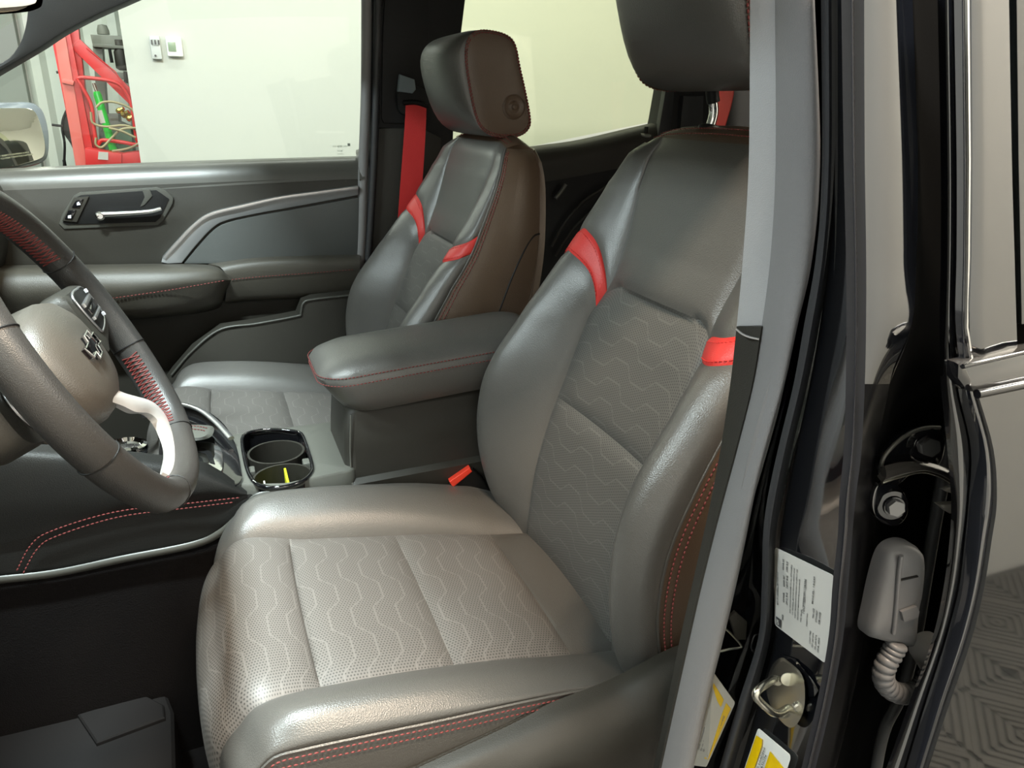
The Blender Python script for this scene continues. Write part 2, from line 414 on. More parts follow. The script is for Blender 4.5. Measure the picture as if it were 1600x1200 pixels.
prism('base_box', pp([(132, 232), (190, 240), (190, 262), (134, 262)], HY-.14), (0, .12, 0), hoist_r, t, .004)
prism('base_box_end', pp([(190, 240), (222, 236), (226, 262), (190, 262)], HY-.13), (0, .12, 0), hoist_r, t, .004)
prism('paper_sticker', pp([(154, 237), (169, 238), (169, 250), (153, 249)], HY-.145), (0, .003, 0), paper, t, 0, label='white paper sticker')
tube('handle_frame', [at(a, b, y=HY-.08) for a, b in curve2([(122, 122), (150, 123), (175, 127), (190, 135), (203, 155), (208, 180), (213, 215), (216, 226), (190, 222), (160, 219), (152, 226), (147, 200), (143, 165), (128, 135)], 60, True)], .009, hoist_r, t, 8, True)
bar2('mast_clamp', (97, 126), (115, 130), 7, HY-.03, .03, hoist_l, t)
for a, b in (((88, 113), (100, 112)), ((81, 195), (98, 197))):
    tube('mast_pin', [at(*a, y=HY+.02), at(*b, y=HY+.02)], .006, plastic_d, t, 8)
tube('lift_rope', [at(a, b, y=HY+.01) for a, b in ((135, 75), (180, 112), (205, 150), (225, 190))], .003, hoist_r, t, 6)
q_ = at(146, 262, y=HY); box('mast_foot', (q_.x-.05, HY-.02, GZ+.08), (q_.x+.05, HY+.1, q_.z), hoist_r, t, .004)
for dx in (-.32, .32): box('hoist_leg', (q_.x+dx-.03, HY-.5, GZ), (q_.x+dx+.03, HY+.5, GZ+.07), hoist_r, t, .006)
box('leg_crossbar', (q_.x-.32, HY-.03, GZ+.03), (q_.x+.32, HY+.1, GZ+.1), hoist_r, t, .006)
t2 = thing('hydraulic_ram', at(175, 235, y=HY-.04), 'bright green hydraulic ram cylinder leaning inside the red hoist frame', 'ram')
a, b = at(151, 143, y=HY-.03), at(177, 234, y=HY-.03)
tube('cylinder', [a, a.lerp(b, .06), a.lerp(b, .5), b], .019, green, t2, 14, rf=lambda u: .75 if u < .1 else 1)
a, b = at(146, 130, y=HY-.03), at(152, 146, y=HY-.03); tube('piston_rod', [a, b], .007, steel, t2, 10)
a, b = at(157.5, 172, y=HY-.03), at(163.5, 192, y=HY-.03); tube('label_band', [a, b], .0198, paper, t2, 14, label='white printed band')
random.seed(2)
for k, pts in enumerate(([(150, 168), (160, 160), (180, 160), (205, 170), (214, 185)], [(142, 175), (145, 192), (165, 198), (195, 196), (215, 205), (218, 222), (200, 232), (175, 236)], [(150, 215), (150, 226), (160, 230), (175, 215), (190, 202), (212, 200)], [(170, 200), (190, 205), (212, 215)])):
    tagit(tube('air_hose', [at(a, b, y=HY-.11-.012*k) for a, b in curve2(pts, 24)], .0055, hosem, None, 8),
          ['tan hose loop over the top of the green ram', 'longest tan hose looping across the red hoist frame down to its base box', 'tan hose crossing the lower end of the green ram', 'short tan hose at the right inside the hoist frame'][k], 'hose', 'tan hoses on the hoist')
t = thing('brass_fitting', at(200, 180, y=HY-.02), 'yellow brass hose fitting hanging at the right of the hoist frame', 'fitting')
for a, b, r in ((188, 172, .014), (196, 178, .018), (204, 184, .015), (210, 178, .012)):
    lathe('coupling', [(r*.7, -.02), (r, -.015), (r, .0), (r*.7, .005), (r*.7, .02)], at(a, b, y=HY-.03), (1, -.3, .5), brass, t, 8)
t = thing('storage_tote', at(190, 225, y=HY+.2), 'dark green bin standing behind the hoses of the hoist', 'bin')
prism('tote_body', pp([(160, 205), (205, 200), (212, 262), (165, 262)], HY+.10), (0, .16, 0), mat('dark_green', (.05, .12, .06), .5), t, .01)
prism('tote_lid', pp([(165, 178), (185, 178), (186, 190), (208, 200), (158, 206)], HY+.11), (0, .16, 0), gmetal, t, .006)
t = thing('shop_press', (-.8, 3.95, GZ), 'grey steel shop press frame standing between the hoist and the white wall', 'press')
Y = 3.95
for a in (166, 225):
    q_ = at(a, 262, y=Y+.05); box('press_leg', (q_.x-.03, Y, GZ), (q_.x+.03, Y+.1, q_.z), gmetal, t, .004)
prism('top_beam', pp([(141, 54), (215, 57), (216, 77), (145, 72)], Y), (0, .12, 0), gmetal, t, .005)
prism('beam_flange', pp([(145, 68), (217, 73), (217, 78), (145, 73)], Y-.03), (0, .18, 0), gmetal, t, .003)
bar2('left_column', (152, 70), (166, 262), 15, Y, .1, gmetal, t)
bar2('cross_beam', (164, 117), (225, 120), 10, Y-.02, .12, gmetal, t)
lathe('jack_cap', [(.03, 0), (.03, .02), (.022, .045), (.0, .05)], at(162, 54, y=Y+.05), (0, 0, 1), gmetal, t, 12)
lathe('bottle_jack', [(.02, 0), (.035, .01), (.035, .09), (.022, .11), (.022, .15)], at(193, 110, y=Y), (0, 0, 1), plastic, t, 12)
tube('pump_lever', [at(171, 76, y=Y-.03), at(175, 98, y=Y-.03)], .008, plastic_d, t, 8)
tube('press_pin', [at(196, 112, y=Y-.04), at(197, 130, y=Y-.04)], .01, plastic, t, 8)
t = thing('covered_stand', V((-.98, 3.85, GZ)), 'black cover hanging on a thin legged stand behind the left of the red mast', 'stand')
for a in (100, 130): tube('stand_leg', [at(a, 250, y=3.86), V((at(a, 250, y=3.86).x, 3.86, GZ))], .008, plastic_d, t, 8)
prism('cover', pp(curve2([(99, 180), (108, 174), (120, 176), (130, 200), (132, 262), (124, 255), (110, 225), (99, 208), (96, 192)], 30, True), 3.8), (0, .1, 0), plastic, t, .01)
tube('strap', pp([(108, 174), (100, 182), (97, 200), (101, 225), (100, 262)], 3.79, 20), .006, plastic_d, t, 8)
tube('handle_loop', pp([(100, 182), (104, 173), (109, 170), (112, 176)], 3.79, 14), .006, plastic_d, t, 8)

# ================================================================== TRUCK BODY (cab shell)
CY = .383
body = thing('truck_body', (0, CY, GZ), 'black pickup truck cab seen through its open driver doorway', 'truck')
# roof, floor, firewall, rear wall
rf_rows = []
def rooff(u, v):
    x = lerp(-.42, 1.25, u); y = lerp(-.36, 1.13, v)
    return V((x, y, 1.03+.05*math.sin(math.pi*u)+.03*math.sin(math.pi*v)))
surf('roof_lining', rooff, 12, 10, plastic_g, body, th=.03, flip=True, label='grey roof lining')
box('cab_floor', (-1.3, -.36, -.36), (1.2, 1.14, -.32), carpet, body, .01)
box('firewall', (-1.36, -.40, -.36), (-1.28, 1.18, .45), carpet, body, .01)
surf('rear_wall', gridf([[(1.2, -.36, -.3), (1.2, CY, -.3), (1.2, 1.12, -.3)], [(1.2, -.36, .65), (1.22, CY, .65), (1.2, 1.12, .65)]]), 4, 4, plastic_d, body, th=.04)
prism('rear_window_glass', [V((1.21, -.34, .62)), V((1.21, 1.1, .62)), V((1.16, 1.1, 1.05)), V((1.16, -.34, 1.05))], V((.005, 0, 0)), glassm('light_blocking_glass', (.10, .11, .10), .04), body, 0, label='rear window glass, darkened to block light from behind')  # unseen rear pane, added dark to keep the rear lamp out
prism('windshield_header', [V((-.42, -.36, 1.03)), V((-.42, 1.13, 1.03)), V((-.34, 1.13, 1.06)), V((-.34, -.36, 1.06))], (0, 0, .04), plastic_d, body, .006)
prism('windshield_glass', [V((-.42, -.34, 1.04)), V((-.42, 1.11, 1.04)), V((-1.22, 1.13, .56)), V((-1.22, -.36, .56))], V((-.002, 0, .004)), glass, body, 0)
prism('hood', [V((-1.28, -.5, .52)), V((-1.28, 1.26, .52)), V((-2.3, 1.2, .42)), V((-2.3, -.44, .42))], (0, 0, -.1), paint, body, .02)
# passenger-side A pillar
prism('passenger_windshield_pillar', pp(curve2([(-80, 158), (0, 111), (60, 76), (100, 50), (150, 24), (205, 0), (300, -42)], 24)+[(300, -150), (150, -150), (60, -60)]+curve2([(44, 0), (40, 38), (28, 72), (0, 99), (-80, 125)], 16), 1.10), (.0, .07, 0), plastic_d, body, .006, label='black inner pillar trim beside the passenger front window')
# driver side sill and lower body
box('rocker_sill', (-1.25, -.50, -.42), (1.1, -.385, -.30), paint, body, .02)
# passenger B pillar
bp = prism('passenger_middle_pillar', pp([(578, -60), (578, 250), (572, 400), (565, 470), (560, 900), (700, 900), (706, 300), (712, 130), (728, 0), (740, -60)], 1.15), (0, .07, 0), plastic_d, body, .008, label='dark inner trim of the passenger middle pillar')
prism('pillar_upper_cover', pp([(604, -60), (598, 55), (596, 185), (600, 193), (640, 193), (668, 185), (672, -60)], 1.145), (0, .02, 0), plastic_d, bp, .004)
prism('pillar_lower_cover', pp([(588, 200), (660, 200), (690, 215), (680, 520), (574, 520)], 1.135), (0, .02, 0), plastic, bp, .006, label='lower charcoal pillar cover')
tube('door_seal', pp([(573, -60), (572, 130), (568, 250), (565, 360), (562, 420)], 1.135, 20), .013, rubber, body, 10, label='grey rubber door seal of the passenger front door')
tube('door_seal', pp([(592, -60), (588, 130), (584, 250), (578, 360), (572, 440)], 1.13, 20), .010, rubber_d, body, 10, label='thin black seal beside the grey one')
# C pillar and rear corner trims
prism('rear_corner_pillar', pp([(1048, -60), (1040, 130), (1030, 186), (1020, 230), (1040, 900), (1400, 900), (1400, -60)], 1.16), (0, .06, 0), plastic_d, body, .006)
prism('rear_pillar_edge', pp([(1040, 142), (1054, 142), (1048, 212), (1028, 212)], 1.15), (0, .02, 0), rubber_d, body, .004, label='greenish grey edge of the rear window frame')
prism('rear_pillar_edge', pp([(1068, 150), (1100, 150), (1098, 214), (1062, 214)], 1.14), (0, .02, 0), rubber_d, body, .004)

# ------------------------------------------------------------------ passenger front door
door = thing('front_passenger_door', (-.3, 1.2, -.3), 'closed front passenger door with black panel, silver strip and padded armrest', 'door')
DY = 1.13
surf('door_sill_cap', gridf([[at(-60, 266, y=1.205), at(0, 263.5, y=1.205), at(280, 252, y=1.205), at(550, 244, y=1.205), at(560, 246, y=1.205)],
                             [at(-60, 270, y=1.17), at(0, 268, y=1.17), at(280, 257, y=1.17), at(551, 248, y=1.17), at(562, 252, y=1.17)],
                             [at(-60, 285, y=1.15), at(0, 283, y=1.15), at(280, 272, y=1.15), at(551, 262, y=1.15), at(562, 266, y=1.15)],
                             [at(-60, 310, y=1.14), at(0, 308, y=1.14), at(280, 294, y=1.14), at(551, 280, y=1.14), at(562, 284, y=1.14)]]), 10, 20, sillp, door, th=.02)
surf('door_panel', gridf([[at(-60, 300, y=DY+.012), at(280, 287, y=DY+.012), at(562, 276, y=DY+.012)], [at(-60, 350, y=DY), at(280, 345, y=DY), at(562, 340, y=DY)],
                          [at(-60, 430, y=DY+.01), at(280, 430, y=DY+.01), at(562, 420, y=DY+.01)], [at(-60, 560, y=DY+.02), at(280, 560, y=DY+.02), at(562, 560, y=DY+.02)],
                          [V((-.95, DY+.02, -.2)), V((-.45, DY+.02, -.2)), V((.01, DY+.02, -.2))], [V((-.95, DY+.02, -.36)), V((-.45, DY+.02, -.36)), V((.01, DY+.02, -.36))]]), 20, 20, plastic, door, th=.03)
outer = curve2([(560, 291), (500, 299), (440, 307), (380, 320), (328, 333), (300, 352), (275, 378), (254, 402)], 30)
inner = curve2([(284, 411), (305, 385), (330, 358), (352, 345), (400, 334), (450, 325), (505, 315), (560, 305)], 30)
prism('silver_trim', [p+V((0, 0, 0)) for p in pp(outer, DY-.012)]+pp([(252, 410), (262, 412)], DY-.012)+pp(inner, DY-.006), (0, .02, 0), mat('brushed_silver_trim', (.42, .43, .44), .35, metal=.6), door, .003, label='satin silver accent strip')
prism('trim_highlight', pp(outer, DY-.015)+pp(curve2([(258, 405), (278, 384), (303, 357), (330, 338), (382, 325), (440, 312), (500, 304), (560, 296)], 30), DY-.015), (0, .01, 0), silver, door, .001, label='highlight along the silver strip, built as a bright outer edge')  # highlight of the strip made as its own bright piece
prism('inset_panel', pp(curve2([(287, 412), (308, 387), (332, 361), (354, 348), (402, 337), (452, 328), (507, 318), (562, 308)], 24)+[(562, 412)], DY-.003), (0, .02, 0), mat('slate_panel', (.065, .07, .068), .45, bump=.3, bscale=800), door, .003, label='slate grey inset panel')
hb = prism('handle_bezel', pp([(92, 350), (97, 335), (115, 306), (124, 301), (245, 293), (258, 297), (271, 309), (270, 318), (255, 345), (246, 352), (100, 358)], DY-.004), (0, .012, 0), plastic_h, door, .003, label='raised frame around the door handle')
prism('handle_recess', pp([(98, 348), (118, 309), (126, 305), (244, 297), (264, 311), (250, 341), (243, 347), (104, 351)], DY-.0065), (0, .01, 0), plastic_d, hb, .001)
prism('switch_plate', pp([(97, 345), (115, 309), (139, 307), (120, 347)], DY-.011), (0, .01, 0), plastic, hb, .001)
prism('lock_switch', pp([(101, 342), (107, 328), (119, 328), (112, 343)], DY-.014), (0, .006, 0), piano, hb, .001)
prism('lock_switch', pp([(112, 324), (119, 312), (130, 311), (124, 324)], DY-.014), (0, .006, 0), piano, hb, .001)
prism('lock_icon', pp([(106, 337), (111, 336), (111, 341), (106, 341)], DY-.0145), (0, .003, 0), whitep, hb, 0)
prism('lock_icon', pp([(120, 317), (123, 315), (126, 320), (120, 321)], DY-.0145), (0, .003, 0), whitep, hb, 0)
prism('recess_hook', pp([(222, 296), (234, 296), (238, 306), (226, 320), (219, 323), (226, 308)], DY-.009), (0, .008, 0), plastic_h, hb, .001)
hp = curve([at(a, b, y=DY-.022) for a, b in ((152, 337), (160, 335), (185, 334), (230, 331), (252, 326))], 20)
tube('door_handle', hp, .0075, chrome, hb, 12, label='chrome door handle', rf=lambda u: 1.15 if u < .15 else 1.-.35*u)
lathe('handle_end', [(.004, -.004), (.010, 0), (.010, .006), (.006, .01)], at(157, 337, y=DY-.02), (0, -1, 0), chrome, hb, 16)
# armrest
AY = 1.02
surf('armrest', gridf([[at(-60, 415, y=DY), at(160, 413, y=DY), at(260, 412, y=DY), at(330, 414, y=DY), at(352, 424, y=DY)],
                       [at(-60, 425, y=AY+.03), at(160, 420, y=AY+.03), at(260, 418, y=AY+.03), at(335, 420, y=AY+.04), at(357, 432, y=AY+.06)],
                       [at(-60, 455, y=AY), at(160, 447, y=AY), at(260, 440, y=AY), at(335, 432, y=AY+.02), at(361, 436, y=AY+.05)],
                       [at(-60, 482, y=AY+.005), at(160, 472, y=AY+.005), at(260, 458, y=AY+.005), at(335, 445, y=AY+.02), at(360, 441, y=AY+.05)],
                       [at(-60, 505, y=AY+.03), at(160, 496, y=AY+.03), at(260, 489, y=AY+.03), at(335, 474, y=AY+.05), at(352, 458, y=AY+.08)],
                       [at(-60, 510, y=DY), at(160, 502, y=DY), at(260, 495, y=DY), at(335, 484, y=DY), at(352, 466, y=DY)]]), 24, 26, leather_d, door, th=.01)
stitches('armrest_stitching', [curve([at(a, b, y=AY-.001) for a, b in ((100, 474), (160, 468), (260, 454), (335, 441), (355, 438))], 40)], thread, door, .008, .0055, .0012)
surf('rear_pad', gridf([[at(325, 412, y=DY), at(400, 402, y=DY), (at(480, 399, y=DY)), at(562, 397, y=DY)],
                        [at(345, 418, y=DY-.03), at(400, 410, y=DY-.03), at(480, 406, y=DY-.03), at(562, 404, y=DY-.03)],
                        [at(355, 438, y=DY-.035), at(400, 433, y=DY-.035), at(480, 427, y=DY-.035), at(562, 421, y=DY-.035)],
                        [at(352, 468, y=DY-.02), at(400, 464, y=DY-.02), at(480, 460, y=DY-.02), at(562, 455, y=DY-.02)],
                        [at(352, 474, y=DY), at(400, 470, y=DY), at(480, 466, y=DY), at(562, 461, y=DY)]]), 14, 14, leather_d, door, th=.01)
stitches('rear_pad_stitching', [curve([at(a, b, y=DY-.0375) for a, b in ((362, 437), (400, 433), (480, 427), (556, 421))], 30)], thread, door, .008, .0055, .0011)
# lower pocket
PY = 1.04
prism('map_pocket', pp([(250, 610), (268, 585), (300, 548), (345, 515), (400, 507), (466, 494), (474, 474), (490, 468), (562, 460), (562, 640), (250, 640)], PY), (0, .06, 0), plastic, door, .006, label='lower door bin wall')
tube('pocket_lip', pp([(268, 586), (300, 549), (344, 515), (400, 506), (464, 494), (470, 489), (474, 474), (490, 468), (562, 460)], PY-.001, 60), .003, plastic_h, door, 8)
# window glass + etched mark
gl = prism('window_glass', pp([(-150, 272), (562, 246), (566, 0), (576, -110), (280, -110), (205, -4), (100, 48), (0, 110), (-150, 190)], 1.215), (0, .005, 0), glass, door, 0, label='clear side window glass')
p0 = at(520, 238, y=1.212)
decal('etched_mark', [('<< 43R >>', .0, .012, .0085, 0), ('AS2 M7', .012, .002, .005, 0), ('DOT 22', .012, -.006, .005, 0)],
      lambda u, v: p0+V((u, 0, v)), mat('etch', (.45, .5, .42), .6), gl, kind='stuff')
a = at(543, 224, y=1.212); prism('etched_square', [a, a+V((.007, 0, 0)), a+V((.007, 0, -.007)), a+V((0, 0, -.007))], (0, .001, 0), mat('etch2', (.25, .28, .24), .6), gl, 0)
# ------------------------------------------------------------------ rear passenger door
rd = thing('rear_passenger_door', (.6, 1.2, -.3), 'closed rear passenger door with black panel and rising window line', 'door')
surf('door_sill_cap', gridf([[at(700, 246, y=1.20), at(835, 228, y=1.20), at(900, 219, y=1.20), at(970, 203, y=1.20), at(1028, 189, y=1.20), at(1038, 180, y=1.20)],
                             [at(700, 252, y=1.17), at(840, 233, y=1.17), at(905, 224, y=1.17), at(972, 209, y=1.17), at(1030, 195, y=1.17), at(1045, 190, y=1.17)],
                             [at(700, 275, y=1.15), at(845, 256, y=1.15), at(905, 245, y=1.15), at(972, 230, y=1.15), at(1030, 216, y=1.15), at(1050, 212, y=1.15)],
                             [at(700, 300, y=1.15), at(845, 285, y=1.15), at(905, 275, y=1.15), at(972, 262, y=1.15), at(1030, 250, y=1.15), at(1050, 246, y=1.15)]]), 10, 24, plastic, rd, th=.02)
surf('door_panel', gridf([[at(690, 280, y=1.155), at(870, 262, y=1.155), at(1080, 230, y=1.155)], [at(690, 450, y=1.15), at(870, 450, y=1.15), at(1080, 450, y=1.15)], [V((.24, 1.15, -.36)), V((.55, 1.15, -.36)), V((1.0, 1.15, -.36))]]), 8, 8, plastic_d, rd, th=.03)
prism('window_glass', pp([(700, 250), (838, 227), (1030, 188), (1040, 140), (1056, -110), (735, -110), (722, 0), (712, 130)], 1.215), (0, .005, 0), glass_r, rd, 0, label='greenish rear side window glass')
for pts in (([(862, 385), (885, 345), (915, 312), (950, 290)]), ([(868, 400), (895, 358), (925, 330), (960, 305)])):
    tube('armrest_edge', pp(pts, 1.13, 20), .004, plastic, rd, 8)
tube('door_handle', pp([(868, 310), (876, 300), (884, 288)], 1.13, 8), .006, plastic_g, rd, 8, label='grey inner door handle')
tube('lock_knob', [at(1009, 208, y=1.16), at(1010, 198, y=1.16)], .006, plastic_d, rd, 10)
lathe('knob_bezel', [(.02, 0), (.018, .003), (.008, .004)], at(1008, 209, y=1.165), (0, -.6, 1), plastic_g, rd, 16)
# ------------------------------------------------------------------ exterior mirror
t = thing('exterior_mirror', at(30, 270, y=1.36), 'black passenger side mirror seen through the window beyond the wheel', 'mirror')
mo = [(-70, 160), (0, 160), (45, 160), (62, 168), (71, 185), (76, 212), (75, 240), (68, 252), (48, 260), (0, 268), (-70, 275)]
loft('mirror_shell', [[atplane(30+(a-30)*.8, 214+(b-214)*.8, at(62, 214, y=1.38), V((.72, -.67, .22)))+V((-.09, .06, 0)) for a, b in curve2(mo, 44, True)], [atplane(a, b, at(62, 214, y=1.38), V((.72, -.67, .22))) for a, b in curve2(mo, 44, True)],
                      [atplane(30+(a-30)*.96, 214+(b-214)*.96, at(62, 214, y=1.368), V((.72, -.67, .22))) for a, b in curve2(mo, 44, True)]], mat('mirror_shell_grey', (.16, .18, .2), .25), t)
mi = [(-70, 170), (0, 169), (40, 169), (54, 174), (62, 190), (70, 222), (69, 242), (60, 249), (40, 255), (10, 262), (-70, 268)]
mn = V((.72, -.67, .22)).normalized(); mp = at(62, 214, y=1.36)
prism('mirror_glass', [atplane(a, b, mp, mn) for a, b in curve2(mi, 40, True)], -mn*.004, mirror_m, t, .001)
p1 = atplane(2, 249, mp+mn*.002, mn); q1 = atplane(60, 241, mp+mn*.002, mn); dx = (q1-p1)/.066
decal('mirror_warning', [('OBJECTS IN MIRROR ARE', .002, .006, .0048, 0), ('CLOSER THAN THEY APPEAR', .0, 0, .0048, 0)], lambda u, v: p1+dx*u*.9+V((0, 0, v*1.0)), mat('etch3', (.6, .6, .52), .5), t, kind='stuff')
tube('mirror_arm', [at(-10, 262, y=1.36), at(-60, 290, y=1.24)], .03, plastic_d, t, 12)
# interior mirror
t = thing('rear_view_mirror', at(20, -10, y=CY), 'interior rear-view mirror with dark frame at the top left corner', 'mirror')
mo = [(-160, -60), (-40, -65), (40, -60), (58, -40), (66, -12), (66, 6), (58, 14), (30, 20), (-60, 26), (-160, 30)]
loft('mirror_housing', [[at(-40+(a+40)*.9, -18+(b+18)*.8, y=CY)+V((-.03, .01, 0)) for a, b in curve2(mo, 40, True)], [at(a, b, y=CY)+V((-.015, 0, 0)) for a, b in curve2(mo, 40, True)],
                        [at(a, b, y=CY) for a, b in curve2(mo, 40, True)]], mat('mirror_frame', (.12, .09, .06), .25), t)
mi = [(-150, -50), (-40, -55), (36, -50), (50, -35), (57, -10), (57, 2), (50, 7), (25, 11), (-60, 16), (-150, 19)]
prism('mirror_glass', pp(curve2(mi, 40, True), CY-.004), (0, .003, 0), mirror_m, t, .001)
tube('mirror_stalk', [at(-60, -40, y=CY)+V((-.02, 0, 0)), V((-.62, CY, .98)), V((-.56, CY, .99))], .012, plastic_d, t, 10)

# ================================================================== SEATS
# rows: height z, seam x, crest x, seam y, crest y, stitch y, stitch x, rear x
BT = [(-.05, .075, .115, .150, .210, .240, .140, .22), (.03, .076, .072, .150, .222, .255, .105, .25), (.09, .080, .042, .150, .228, .262, .080, .27),
      (.17, .091, .024, .150, .232, .266, .064, .285), (.25, .112, .024, .149, .232, .268, .068, .30), (.32, .137, .044, .147, .230, .268, .092, .315),
      (.41, .172, .102, .150, .222, .262, .140, .33), (.47, .200, .146, .132, .216, .256, .178, .338), (.53, .224, .188, .138, .208, .246, .206, .342),
      (.61, .248, .234, .150, .193, .225, .240, .345), (.655, .262, .256, .148, .176, .202, .258, .342), (.682, .274, .274, .136, .152, .168, .278, .335)]
def back(y, z):
    """front face of the backrest at lateral position y in [-2, 2]: |y|<=1 centre panel, 1..2 side bolster"""
    S, Cx, ys, yc, yst, xst, xb = tab(BT, z); s = 1 if y >= 0 else -1; a = abs(y)
    if a <= 1:
        return V((S+.006*(1-a*a)*(1 if z < .47 else -1), s*a*ys, z))
    P = [V((S, ys, z)), V((S-.50*(S-Cx), ys+.42*(yc-ys), z)), V((Cx, yc, z)), V((Cx+.38*(xst-Cx), yst-.007, z)), V((xst, yst, z))]
    q = spl(P, a-1); return V((q.x, s*q.y, q.z))
def sa(v, s): return .430+.22*v*(1-v)+.035*v if s > 0 else .430+.048*v     # lower and upper edge of the red band across the bolster
def sb(v, s): return .457+.24*v*(1-v)+.042*v if s > 0 else .456+.056*v
def topz(a): return .682-.010*a*a
def seat_back(root, stitch_near=True):
    itop = lambda a: .472-.022*abs(a)**8
    mid = lambda a: .284-.0*abs(a)
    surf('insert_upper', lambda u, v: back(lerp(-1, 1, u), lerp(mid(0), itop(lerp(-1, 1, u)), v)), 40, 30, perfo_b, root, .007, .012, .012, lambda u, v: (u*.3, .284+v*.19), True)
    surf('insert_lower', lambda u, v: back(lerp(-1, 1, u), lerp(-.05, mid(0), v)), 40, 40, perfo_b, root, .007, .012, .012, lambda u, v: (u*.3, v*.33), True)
    surf('upper_panel', lambda u, v: back(lerp(-1, 1, u), lerp(itop(lerp(-1, 1, u)), topz(0), v)), 40, 30, leather, root, .006, .010, .012, None, True)
    for s in (-1, 1):
        fl = s > 0
        surf('side_bolster', lambda u, v: back(s*(1+u), lerp(-.05, sa(u, s), v)), 26, 50, leather, root, .004, .008, .012, None, fl)
        surf('red_band', lambda u, v: back(s*(1+u), lerp(sa(u, s), sb(u, s), v)), 26, 8, red, root, .003, .004, .012, None, fl, label='red leather accent band')
        surf('shoulder_panel', lambda u, v: back(s*(1+u), lerp(sb(u, s), topz(u), v)), 26, 30, leather, root, .004, .008, .012, None, fl)
        stitches('band_stitching', [[back(s*(1+u/20), sa(u/20, s)+.005)+V((-.0035, 0, 0)) for u in range(1, 20)], [back(s*(1+u/20), sb(u/20, s)-.005)+V((-.0035, 0, 0)) for u in range(1, 20)]], red, root, .006, .0042, .0007)
        # side face from the stitched edge to the back shell
        def side(u, v):
            z = lerp(-.05, topz(1), v); S, Cx, ys, yc, yst, xst, xb = tab(BT, z)
            xb = xb-.06*max(0, (v-.93)/.07)**2*0; x = lerp(xst, xb, u)
            return V((x, s*(yst+.012*math.sin(math.pi*min(1, u*1.1))-.02*u*u), z))
        surf('side_panel', side, 16, 50, leather_side, root, .003, .008, .012, None, fl)
        st1 = [side(.028, .02+.975*k/90)+V((0, s*.0035, 0)) for k in range(91)]; st2 = [side(.066, .02+.975*k/90)+V((0, s*.004, 0)) for k in range(91)]
        stitches('edge_stitching', [st1, st2], thread, root, .0062, .0046, .0013)
        tube('piping', [side(.0, k/60)+V((-.0005, s*.0005, 0)) for k in range(61)], .0022, leather, root, 6)
        # map pocket seam on the side of the back shell
        sm = curve([side(.98, .78), side(.80, .77), side(.66, .72), side(.60, .62), side(.57, .4), side(.56, .1)], 40)
        tube('shell_seam', [p+V((0, s*.0025, 0)) for p in sm], .0022, plastic_d, root, 6)
        tube('shell_piping', [side(.93, k/40)+V((0, s*.003, 0)) for k in range(0, 41)], .0024, leather_side, root, 6)
    def topf(u, v):
        a = lerp(-1, 1, u); t = abs(a)
        y = math.copysign(.168*t, a); zf = topz(0)-.010*t*t*1.0; S, Cx, ys, yc, yst, xst, xb = tab(BT, topz(1))
        f = back(math.copysign(min(2, t*1.4 if t*1.4 <= 1 else 1+(t-1/1.4)/(1-1/1.4)), a) if t else 0, zf)
        b = V((.335, y*1.0, .678-.006*t*t)); q = f.lerp(b, v); q.z += .020*math.sin(math.pi*v)*(1-t**6*.6); return q
    surf('top_panel', topf, 40, 14, leather_side, root, .002, .006, .012, None, True)
    stitches('top_stitching', [[topf(.03+.94*k/60, .12)+V((-.001, 0, .003)) for k in range(61)], [topf(.03+.94*k/60, .26)+V((-.001, 0, .003)) for k in range(61)]], thread, root, .0062, .0046, .0011)
    def shell(u, v):
        z = lerp(-.05, .672, v); r = tab(BT, z); a = lerp(-1, 1, u); yy = (r[4]-.008)*a
        return V((r[6]+.03*(1-abs(a)**3), yy, z))
    surf('back_shell', shell, 20, 30, leather_side, root, 0, .01, .012)
    # headrest guides
    for s in (-1, 1):
        lathe('post_guide', [(.019, -.004), (.019, .002), (.015, .005), (.010, .006)], (.305, s*.062, .696), (.2, 0, 1), plastic_d, root, 20)
